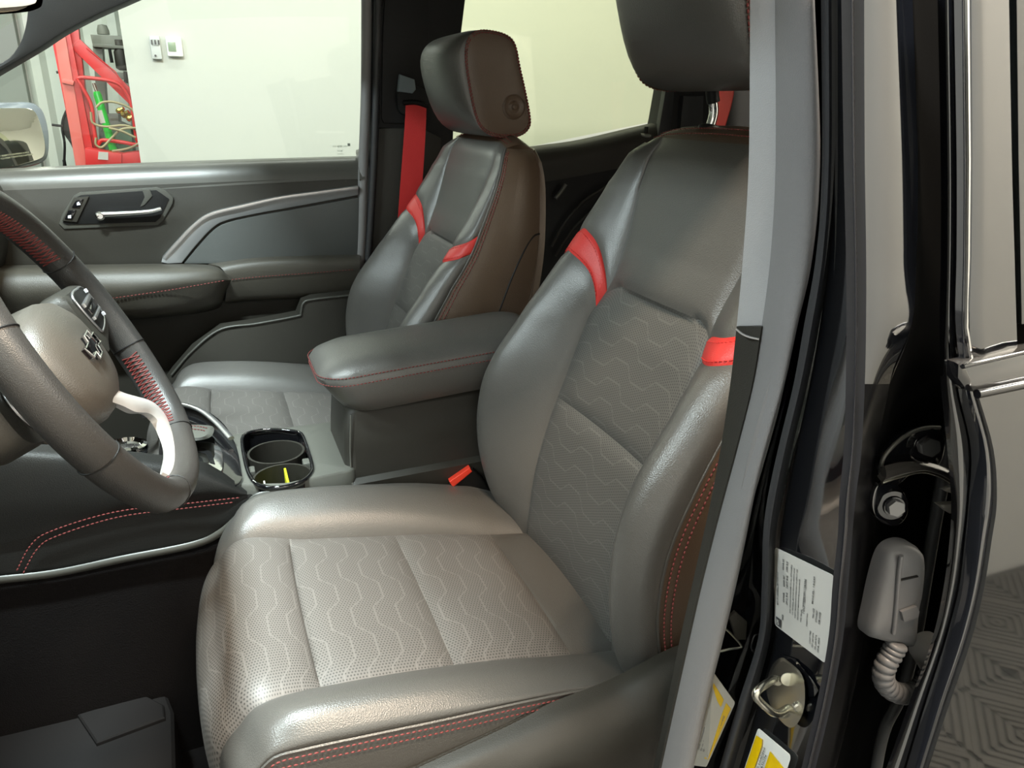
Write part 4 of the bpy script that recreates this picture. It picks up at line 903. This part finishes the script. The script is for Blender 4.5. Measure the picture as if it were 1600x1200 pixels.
lathe('hinge_pin', [(.006, -.002), (.006, .006), (.003, .007)], at(1502, 746, y=HYY-.012), (-.3, -.5, .8), mat('bolt_steel2', (.2, .2, .2), .25, metal=.8), t, 16)
pale = mat('pale_door_bracket', (.42, .40, .36), .4)
prism('door_bracket', [at(a, b, y=HYY-.014) for a, b in ((1478, 768), (1498, 762), (1517, 752), (1517, 774), (1500, 776))], (0, .006, 0), pale, t, .001, label='pale painted bracket')
prism('door_bracket', [at(a, b, y=HYY-.014) for a, b in ((1469, 790), (1500, 788), (1512, 776), (1513, 796), (1485, 803))], (0, .006, 0), pale, t, .001, label='pale painted bracket')

# wiring boot
t = thing('wiring_boot', at(1400, 930, y=-.52), 'dusty grey rubber wiring boot with a ribbed bellows below the hinge', 'boot')
BY = -.522
def brg(k, dy): return [at(1402+(a-1402)*k, 930+(b-930)*k, y=BY)+V((0, dy, 0)) for a, b in curve2([(1384, 868), (1400, 853), (1420, 850), (1437, 858), (1441, 875), (1437, 920), (1431, 950), (1428, 985), (1424, 1010), (1400, 1006), (1372, 1000), (1355, 990), (1362, 950), (1372, 905)], 56, True)]
loft('boot_housing', [brg(1, .010), brg(1, .002), brg(.95, -.003), brg(.84, -.006), brg(.5, -.007)], boot_m, t, 50)
tube('housing_ridge', [at(a, b, y=BY-.008) for a, b in curve2([(1408, 868), (1404, 900), (1400, 950), (1396, 990)], 16)], .0018, boot_m, t, 8)
prism('housing_clip', [at(a, b, y=BY-.007) for a, b in ((1404, 953), (1428, 944), (1432, 952), (1430, 962), (1408, 968))], (0, -.003, 0), boot_m, t, .001, 3)
prism('housing_groove', [at(a, b, y=BY-.0085) for a, b in ((1408, 906), (1435, 900), (1435, 902), (1408, 908))], (0, .002, 0), plastic_d, t, 0)
bc = [at(a, b, y=BY-.004) for a, b in curve2([(1402, 1004), (1394, 1020), (1384, 1038), (1380, 1058), (1388, 1074), (1404, 1083), (1424, 1083), (1442, 1072), (1453, 1054)], 120)]
tube('bellows', bc, .0086, boot_m, t, 18, rf=lambda u: .84+.20*(abs(math.sin(u*math.pi*17))**.6), label='ribbed bellows of the boot')
tube('bellows_wire', [at(a, b, y=BY-.002) for a, b in curve2([(1452, 1056), (1464, 1040), (1490, 1030)], 8)], .006, boot_m, t, 10)
loft('door_grommet', [[at(1462+(a-1462)*k, 1030+(b-1030)*k, y=BY)+V((0, dy, 0)) for a, b in curve2([(1450, 1050), (1438, 1030), (1443, 1012), (1458, 1001), (1476, 1002), (1482, 1020), (1474, 1048), (1462, 1066)], 32, True)] for k, dy in ((1, .012), (1, -.002), (.85, -.006), (.4, -.007))], mat('pale_boot', (.36, .35, .34), .4), t, 50, label='pale grommet on the door side')
prism('grommet_clip', [at(a, b, y=BY-.004) for a, b in ((1424, 1096), (1448, 1090), (1444, 1112), (1438, 1114))], (0, .003, 0), boot_m, t, .001)

# striker
t = thing('door_striker', at(1228, 1090, y=-.47), 'shiny zinc plated door striker loop on an oval plate below the white label', 'striker')
N0, N1, N2 = at(1225, 1000, y=-.462), at(1300, 1000, y=-.508), at(1260, 1180, y=-.475)
def jamby(px, py=1080, lift=.0):  # lateral position of the painted jamb under an image point
    i = max(k for k in range(len(PR)) if PR[k] <= py); t = (py-PR[i])/(PR[i+1]-PR[i])
    a, b = lerp(S2b[i]-3, S2b[i+1]-3, t), lerp(H0[i], H0[i+1], t); u = (px-a)/(b-a)
    return -.440-.096*u+.006*u*u-lift-.003
pl = [(1224, 1033), (1235, 1040), (1247, 1050), (1255, 1060), (1258, 1080), (1257, 1105), (1250, 1125), (1240, 1137), (1230, 1136), (1218, 1125), (1206, 1108), (1199, 1085), (1203, 1058), (1212, 1040)]
pts = [at(a, b, y=jamby(a, b)-.004) for a, b in curve2(pl, 44, True)]
prism('striker_plate', pts, (.002, .004, 0), steel, t, .0012, 3, label='thick steel striker plate')
prism('striker_backing', [at(a, b, y=jamby(a, b)+.001) for a, b in ((1224, 1034), (1250, 1044), (1279, 1080), (1272, 1090), (1256, 1090))], (.004, .01, 0), piano, t, .002)
wire = [at(1213, 1062, y=-.462), at(1211, 1061, y=-.472), at(1208, 1062, y=-.486), at(1195, 1070, y=-.498), at(1184, 1079, y=-.503), at(1181, 1087, y=-.504), at(1187, 1096, y=-.505), at(1200, 1108, y=-.507), at(1209, 1114, y=-.507), at(1218, 1114, y=-.505), at(1232, 1106, y=-.500), at(1245, 1101, y=-.495)]
tube('striker_loop', curve(wire, 60), .0032, steel, t, 14, label='bent striker wire loop')
for a, b in ((1213, 1062), (1245, 1102)): lathe('loop_collar', [(.0042, 0), (.0042, .003), (.003, .004)], at(a, b, y=jamby(a, b)-.004), (-.3, -1, .1), steel, t, 16)
tube('loop_crossbar', [at(1212, 1062, y=-.466), at(1228, 1078, y=-.482), at(1246, 1100, y=-.496)], .0022, steel, t, 12)
lathe('striker_bolt', [(.0058, 0), (.0058, .001), (.0045, .0015)], at(1231, 1061, y=jamby(1231, 1061)-.0055), (-.45, -.85, .15), mat('bolt_cream', (.75, .72, .58), .4, metal=.6), t, 20)
lathe('striker_bolt', [(.004, 0), (.004, .001), (.0025, .0015)], at(1223, 1115, y=jamby(1223, 1115)-.0055), (-.45, -.85, .15), steel, t, 20)

# labels
def lift(c, d):
    n = (c[1]-c[0]).cross(c[3]-c[0]).normalized()
    if n.dot(CAM-c[0]) < 0: n = -n
    return [p+n*d for p in c]
def bil4(c):
    c = [V(p) for p in c]
    return lambda u, v: c[0].lerp(c[1], u).lerp(c[3].lerp(c[2], u), v)
def label_plate(name, corners, lab, offs=V((-.0012, -.0012, 0))):
    c = [p+offs for p in corners]
    o = prism(name, c, V((.0008, .0008, 0)), paper, None, 0); tagit(o, lab, 'label'); return o, bil4([p+V((-.0003, -.0003, 0)) for p in c])
def rrpoly(f, r=.06, n=4):
    pts = rrect(0, 1, 0, 1, r, n); return [f(a, b) for a, b in pts]
# white label: local u runs down the photo's left edge (bottom to top of text rows), v from left edge to right edge
L_ = [at(a, b, y=jamby(a, b)) for a, b in ((1212, 976), (1212, 855), (1307, 901), (1292, 1037))]
off = V((-.0022, -.0022, 0)); f4 = bil4(lift(L_, .001))
lo = thing('certification_label', L_[0], 'white rectangular label of small black print on the black jamb above the striker', 'label')
prism('label_sheet', rrpoly(f4, .05), V((.0008, .0008, 0)), paper, lo, 0)
f5 = bil4(lift(L_, .0018))
def ltext(items, f, name, parent, m=ink, W=1.5, asp=.82):
    # text baseline along +u; rows advance along v; W = label width in text units
    vs = []; F = []
    for (tx, u, v, s, wd) in items:
        me = textmesh(tx, 1.0); mx = max([q.co.x for q in me.vertices] or [1]); o = len(vs)
        for q in me.vertices: vs.append(f(u+q.co.x/mx*wd, v-q.co.y*s))
        for p_ in me.polygons: F.append(tuple(o+i for i in p_.vertices))
        bpy.data.meshes.remove(me)
    return mk(name, vs, F, m, parent, None, 0, 'stuff')
ltext([('MFD BY GENERAL MOTORS LLC', .30, .09, .035, .42), ('DATE', .15, .20, .035, .07), ('05/23', .15, .20, .03, .07),
       ('GVWR', .38, .22, .045, .13), ('2812 KG', .38, .28, .045, .15), ('GAWR FRT', .58, .22, .045, .14), ('1497 KG', .58, .28, .045, .16), ('GAWR RR', .78, .20, .045, .14), ('1588 KG', .78, .27, .045, .13),
       ('THIS VEHICLE CONFORMS TO ALL APPLICABLE', .30, .345, .030, .60), ('U.S. FEDERAL MOTOR VEHICLE SAFETY AND', .30, .395, .030, .58), ('THEFT PREVENTION STANDARDS IN EFFECT ON', .28, .445, .030, .60), ('THE DATE OF MANUFACTURE SHOWN ABOVE', .28, .495, .030, .50),
       ('TYPE: TRUCK', .28, .555, .030, .16), ('1GCPTEEK9P1128386', .40, .60, .055, .42), ('MODEL: 14G43', .58, .73, .035, .32), ('PAINT NO', .28, .66, .03, .16),
       ('TIRE SIZE', .42, .76, .035, .12), ('275/60R20', .40, .81, .035, .14), ('RIM 20X8J', .40, .86, .035, .14), ('COLD TIRE', .10, .73, .03, .16), ('FRT 240 KPA', .08, .78, .03, .18), ('RR 240 KPA', .08, .83, .03, .18), ('SPA 420', .07, .88, .03, .18)], f5, 'label_print', lo)
prism('logo_box', [f5(a, b) for a, b in ((.03, .05), (.14, .05), (.14, .16), (.03, .16))], V((-.0002, -.0002, 0)), ink, lo, 0)
ltext([('GM', .05, .135, .08, .07)], bil4(lift(L_, .0026)), 'logo_letters', lo, paper)
# lower yellow and white tyre label
T_ = [at(a, b, y=jamby(a, b)) for a, b in ((1160, 1215), (1186, 1138), (1238, 1182), (1212, 1262))]
f6 = bil4(lift(T_, .001)); lo2 = thing('tyre_label', T_[0], 'white and bright yellow label at the bottom edge below the striker', 'label')
prism('label_sheet', rrpoly(f6, .06), V((.0008, .0008, 0)), mat('bright_paper', (.8, .8, .74), .4), lo2, 0)
f7 = bil4(lift(T_, .0018))
prism('yellow_band', [f7(a, b) for a, b in ((.03, .03), (.88, .03), (.90, .22), (.8, .26), (.03, .26))], V((-.0002, -.0002, 0)), yellow, lo2, 0)
prism('yellow_panel', [f7(a, b) for a, b in ((.1, .5), (.82, .5), (.74, .95), (.1, .95))], V((-.0002, -.0002, 0)), yellow, lo2, 0)
ltext([('TIRE AND LOADING', .1, .36, .07, .7), ('INFORMATION', .1, .45, .07, .6)], f7, 'label_print', lo2)
# inner label behind the seal
I_ = [at(1080, 1195, y=-.428), at(1117, 1052, y=-.428), at(1150, 1098, y=-.446), at(1105, 1198, y=-.446)]
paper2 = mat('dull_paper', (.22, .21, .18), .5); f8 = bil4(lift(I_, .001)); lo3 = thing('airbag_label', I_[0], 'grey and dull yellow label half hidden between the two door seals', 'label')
prism('label_sheet', rrpoly(f8, .04), V((.0004, .0004, 0)), paper2, lo3, 0)
f9 = bil4(lift(I_, .0018))
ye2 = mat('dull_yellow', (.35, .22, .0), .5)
prism('yellow_block', [f9(a, b) for a, b in ((.72, .1), (.93, .1), (.90, .62), (.74, .62))], V((-.0002, -.0002, 0)), ye2, lo3, 0)
prism('yellow_band', [f9(a, b) for a, b in ((.12, .72), (.9, .74), (.9, .96), (.12, .96))], V((-.0002, -.0002, 0)), ye2, lo3, 0)
ltext([('AIRBAG WARNING', .16, .9, .1, .6), ('SEE OWNER MANUAL', .2, .3, .09, .5), ('DO NOT REMOVE', .2, .45, .09, .5), ('SIDE IMPACT', .2, .6, .09, .5)], bil4(lift(I_, .0026)), 'label_print', lo3)
# wire hook and loop between the seals
t = thing('wire_hook', at(1135, 1000, y=-.42), 'small bent metal hook in the dark gap beside the lower door seal', 'hook')
tube('hook_wire', [at(a, b, y=-.43) for a, b in curve2([(1133, 982), (1142, 990), (1158, 1008), (1156, 1012), (1140, 1014), (1124, 1018)], 24)], .0011, steel, t, 8)
prism('hook_base', [at(a, b, y=-.424) for a, b in ((1140, 965), (1150, 956), (1168, 972), (1166, 1000), (1152, 1000))], (0, .003, 0), plastic, t, .001)
tube('hook_ring', [at(a, b, y=-.432) for a, b in curve2([(1180, 992), (1190, 995), (1191, 1012), (1182, 1020), (1174, 1012), (1176, 1000)], 24, True)], .0012, piano, t, 8, True)
# rear seat belt glimpsed between headrest and pillar
def belt(name, rows, m, lab, grp=None):
    t = surf(name, gridf(rows), 2, 24, m, None, 0, .01, .002); tagit(t, lab, 'seat belt', grp); return t
belt('rear_seat_belt', [[at(1112, 120, x=.95), at(1114, 160, x=.95), at(1110, 215, x=.95), at(1104, 300, x=.95)], [at(1150, 120, x=.95), at(1144, 160, x=.95), at(1129, 215, x=.95), at(1110, 300, x=.95)]], redbelt, 'short piece of red belt webbing behind the chrome headrest post')
belt('front_seat_belt', [[at(634, 160, y=1.10), at(632, 200, y=1.10), at(626, 280, y=1.10), at(620, 360, y=1.10), at(612, 440, y=1.08)], [at(666, 164, y=1.10), at(665, 200, y=1.10), at(660, 280, y=1.10), at(652, 360, y=1.10), at(640, 440, y=1.08)]], redbelt, 'long red seat belt hanging from the passenger middle pillar behind the far seat')
t = thing('belt_guide', at(645, 150, y=1.12), 'black belt guide with grey adjuster above the long red seat belt', 'belt guide')
prism('guide_plate', pp(curve2([(622, 140), (640, 132), (664, 140), (672, 165), (664, 180), (640, 182), (624, 172)], 30, True), 1.105), (0, .02, 0), plastic_d, t, .004, 3)
prism('adjuster_button', pp([(625, 116), (648, 124), (650, 140), (645, 146), (622, 143)], 1.10), (0, .015, 0), mat('blue_grey_plastic', (.18, .22, .24), .35), t, .003, 3, label='blue grey adjuster button')
tube('guide_slot', pp([(630, 161), (650, 160), (668, 166)], 1.098, 8), .006, plastic_d, t, 8)

# ================================================================== STEERING WHEEL AND DASHBOARD
TL = math.radians(27); eu = V((-math.sin(TL), 0, math.cos(TL))); en = V((math.cos(TL), 0, math.sin(TL))); er = V((0, 1, 0))
WC = V((-.425, 0, .310))+eu*.182
def wp(a, b, n=0.): return WC+er*a+eu*b+en*n          # a right, b up, n towards the driver
def wpx(px, py, n=0.):
    q = atplane(px, py, WC+en*n, en)-(WC+en*n); return (q.dot(er), q.dot(eu))
sw = thing('steering_wheel', WC-en*.08, 'black leather steering wheel with red cross stitching and silver lower spoke at the left edge', 'steering wheel')
NW = 96; vs = []; F = []; K = 18
def rimr(t):   # flat-bottomed rim radius, t measured from the top
    return .182-.010*max(0, -math.cos(t)-.80)/.20
for i in range(NW):
    t = 2*math.pi*i/NW; R_ = rimr(t); c = wp(R_*math.sin(t), R_*math.cos(t)); d = er*math.sin(t)+eu*math.cos(t)
    for k in range(K):
        a = 2*math.pi*k/K; vs.append(c+d*(.0170*math.cos(a))+en*(.0200*math.sin(a)))
for i in range(NW):
    j = (i+1) % NW
    for k in range(K): F.append((i*K+k, i*K+(k+1) % K, j*K+(k+1) % K, j*K+k))
mk('rim', vs, F, mat('wheel_leather', (.042, .04, .038), .38, bump=.3, bscale=900), sw, None, 60)
# red baseball stitching on the inner side of the rim (upper right and lower right arcs)
ln = []
for a0, a1 in ((8, 62), (112, 150), (-62, -8), (-150, -112)):
    n = int(abs(a1-a0)/1.9)
    for i in range(n):
        t0 = math.radians(lerp(a0, a1, i/n)); t1 = math.radians(lerp(a0, a1, (i+1)/n))
        for q0, q1 in ((25, -38), (-38, 25)):
            P0 = []
            for tt, an in ((t0, q0), ((t0+t1)/2, (q0+q1)/2), (t1, q1)):
                d = er*math.sin(tt)+eu*math.cos(tt); an = math.radians(180-an)
                P0.append(wp(rimr(tt)*math.sin(tt), rimr(tt)*math.cos(tt))+d*(.0175*math.cos(an))+en*(.0205*math.sin(an)))
            ln.append(P0)
vs = []; F = []
for P0 in ln:
    for a, b in zip(P0, P0[1:]):
        t = (b-a).normalized(); s = t.orthogonal().normalized(); c = t.cross(s); o = len(vs)
        for k in (a, b):
            for an in range(5): vs.append(k+s*(.0008*math.cos(an*1.2566))+c*(.0009*math.sin(an*1.2566)))
        for k in range(5): F.append((o+k, o+(k+1) % 5, o+5+(k+1) % 5, o+5+k))
mk('rim_stitching', vs, F, mat('bright_red_thread', (.16, .025, .022), .5), sw, None, 0, 'stuff')
for t in (66, 108, -66, -108, 152, -152):
    t = math.radians(t); c = wp(rimr(t)*math.sin(t), rimr(t)*math.cos(t)); d = er*math.sin(t)+eu*math.cos(t)
    tube('rim_joint', [c+d*(.0172*math.cos(a*math.pi/12))+en*(.0202*math.sin(a*math.pi/12)) for a in range(24)], .0009, plastic_d, sw, 6, True)
# airbag cover
def cov(r, n): return [wp(.090*r*math.copysign(abs(math.sin(t))**.85, math.sin(t)), .068*r*math.copysign(abs(math.cos(t))**.85, math.cos(t))-.004, n-.034) for t in [2*math.pi*k/48 for k in range(48)]]
loft('airbag_cover', [cov(.97, -.03), cov(1, .0), cov(.98, .018), cov(.9, .030), cov(.72, .038), cov(.45, .042), cov(.15, .0435)], mat('cover_leather', (.075, .066, .055), .42, bump=.3, bscale=900), sw, 60, label='soft domed centre cover')
bow = [(-.030, -.006), (-.012, -.006), (-.014, -.013), (.009, -.013), (.011, -.006), (.030, -.006), (.027, .006), (.012, .006), (.014, .013), (-.009, .013), (-.011, .006), (-.033, .006)]
prism('emblem', [wp(a, b+.000, .0125) for a, b in bow], -en*.004, piano, sw, .0006)
tube('emblem_frame', [wp(a, b, .0135) for a, b in bow], .0013, chrome, sw, 8, True, label='chrome outline of the emblem')
# horizontal spokes with button pods
wp0 = wp
for s in (-1, 1):
    def wp(a, b, n=0., s=s): return wp0(a, b-(.012 if s < 0 else 0), n-(.040 if s < 0 else 0))
    sp_ = [(.060*s, .045), (.10*s, .050), (.150*s, .046), (.170*s, .038), (.176*s, .004), (.150*s, -.014), (.10*s, -.024), (.060*s, -.026)]
    loft('spoke', [[wp(a, b, n) for a, b in curve2(sp_, 40, True)] for n in (-.030, -.004)]+[[wp(.115*s+(a-.115*s)*.94, b*.9, .004) for a, b in curve2(sp_, 40, True)], [wp(.115*s+(a-.115*s)*.6, b*.5, .006) for a, b in curve2(sp_, 40, True)]], plastic, sw, 50)
    pd = [(.082*s, .022), (.125*s, .024), (.146*s, .018), (.152*s, -.002), (.140*s, -.020), (.10*s, -.026), (.084*s, -.020)]
    tube('pod_frame', [wp(a, b+.018, .007) for a, b in curve2(pd, 40, True)], .0016, silver, sw, 8, True)
    prism('button_pod', [wp(a, b+.018, .008) for a, b in curve2(pd, 40, True)], -en*.006, plastic_d, sw, .001, label='button pad on the spoke')
    for b0, b1, mm in ((.024, .029, silver), (.014, .021, piano), (.007, .011, silver)):
        prism('spoke_button', [wp(.088*s, b0, .0115), wp(.14*s, b0, .0115), wp(.14*s, b1, .0115), wp(.088*s, b1, .0115)], -en*.004, mm, sw, .0008)
    for a, b in ((.135, .034), (.132, .002)):
        prism('button_icon', [wp(a*s-.002, b-.002, .0125), wp(a*s+.002, b-.002, .0125), wp(a*s+.002, b+.002, .0125), wp(a*s-.002, b+.002, .0125)], -en*.003, whitep, sw, 0)
wp = wp0
# lower spoke: silver U shaped bezel
sil = mat('bright_silver_bezel', (.75, .73, .71), .25, metal=.35)
so = [(-.05, -.028), (.0, -.052), (.03, -.072), (.088, -.108), (.102, -.130), (.094, -.148), (.06, -.163), (0, -.170), (-.06, -.160)]
si = [(-.05, -.044), (-.016, -.068), (.008, -.088), (.046, -.108), (.056, -.121), (.050, -.131), (.03, -.142), (0, -.146), (-.06, -.141)]
def ribbon3(name, A, B, nz, m, parent, label=None):
    A = curve2(A, 60); B = curve2(B, 60)
    return surf(name, lambda u, v: wp(*[lerp(spl([V((a, b, 0)) for a, b in A], v)[k], spl([V((a, b, 0)) for a, b in B], v)[k], u) for k in (0, 1)], nz+.003*math.sin(math.pi*u)), 6, 60, m, parent, 0, .01, .008, label=label)
ribbon3('spoke_bezel', so, si, .000, sil, sw, 'bright silver U-shaped bezel of the lower spoke')
# column shroud, stalk, dashboard
loft('column_shroud', [[V((-.60-.25*k, (.055+.02*k)*math.cos(t*.2618), .415+.06*k*0+.05*math.sin(t*.2618))) for t in range(24)] for k in (0, .5, 1)], plastic_d, sw, 50)
tube('hub_shaft', [wp(0, 0, .0), wp(0, 0, -.11)], .045, plastic_d, sw, 20)
st = thing('column_stalk', V((-.6, -.06, .42)), 'dark control stalk behind the steering wheel at the left edge', 'stalk')
tube('stalk', curve([(-.60, -.03, .43), (-.60, -.10, .415), (-.605, -.17, .40)], 12), .009, plastic_d, st, 12, rf=lambda u: .8+.4*u)
tube('stalk_ring', [(-.604, -.135, .407), (-.604, -.145, .405)], .0118, silver, st, 14)
db = thing('dashboard', (-1.0, CY, -.3), 'black dashboard beyond the steering wheel at the left edge', 'dashboard')
dprof = [(-1.27, .58), (-1.0, .60), (-.86, .60), (-.80, .57), (-.78, .50), (-.80, .40), (-.84, .30), (-.86, .16), (-1.0, .08), (-1.27, .08)]
loft('dash_body', [[V((x, y, z)) for x, z in curve2(dprof, 50, True)] for y in (-.36, -.2, .1, CY, .8, 1.12)], plastic, db, 50)
# instrument hood and screen
loft('instrument_hood', [[V((-.72-.14*(1-k), CY*0+(.16+.02*k)*math.cos(t*.2618), .535+(.065)*math.sin(t*.2618))) for t in range(24)] for k in (1, .6, 0)], plastic, db, 50)
prism('display_screen', [V((-.735, .20, .43)), V((-.735, .52, .43)), V((-.755, .52, .60)), V((-.755, .20, .60))], (-.02, 0, 0), piano, db, .004)
tube('screen_frame', [V((-.733, .20, .43)), V((-.733, .52, .43)), V((-.753, .52, .60)), V((-.753, .20, .60))], .003, silver, db, 8, True)
prism('knee_panel', [V((-.80, -.34, .36)), V((-.80, .26, .36)), V((-.78, .26, .12)), V((-.78, -.34, .12))], (-.05, 0, 0), plastic_d, db, .02, 3)
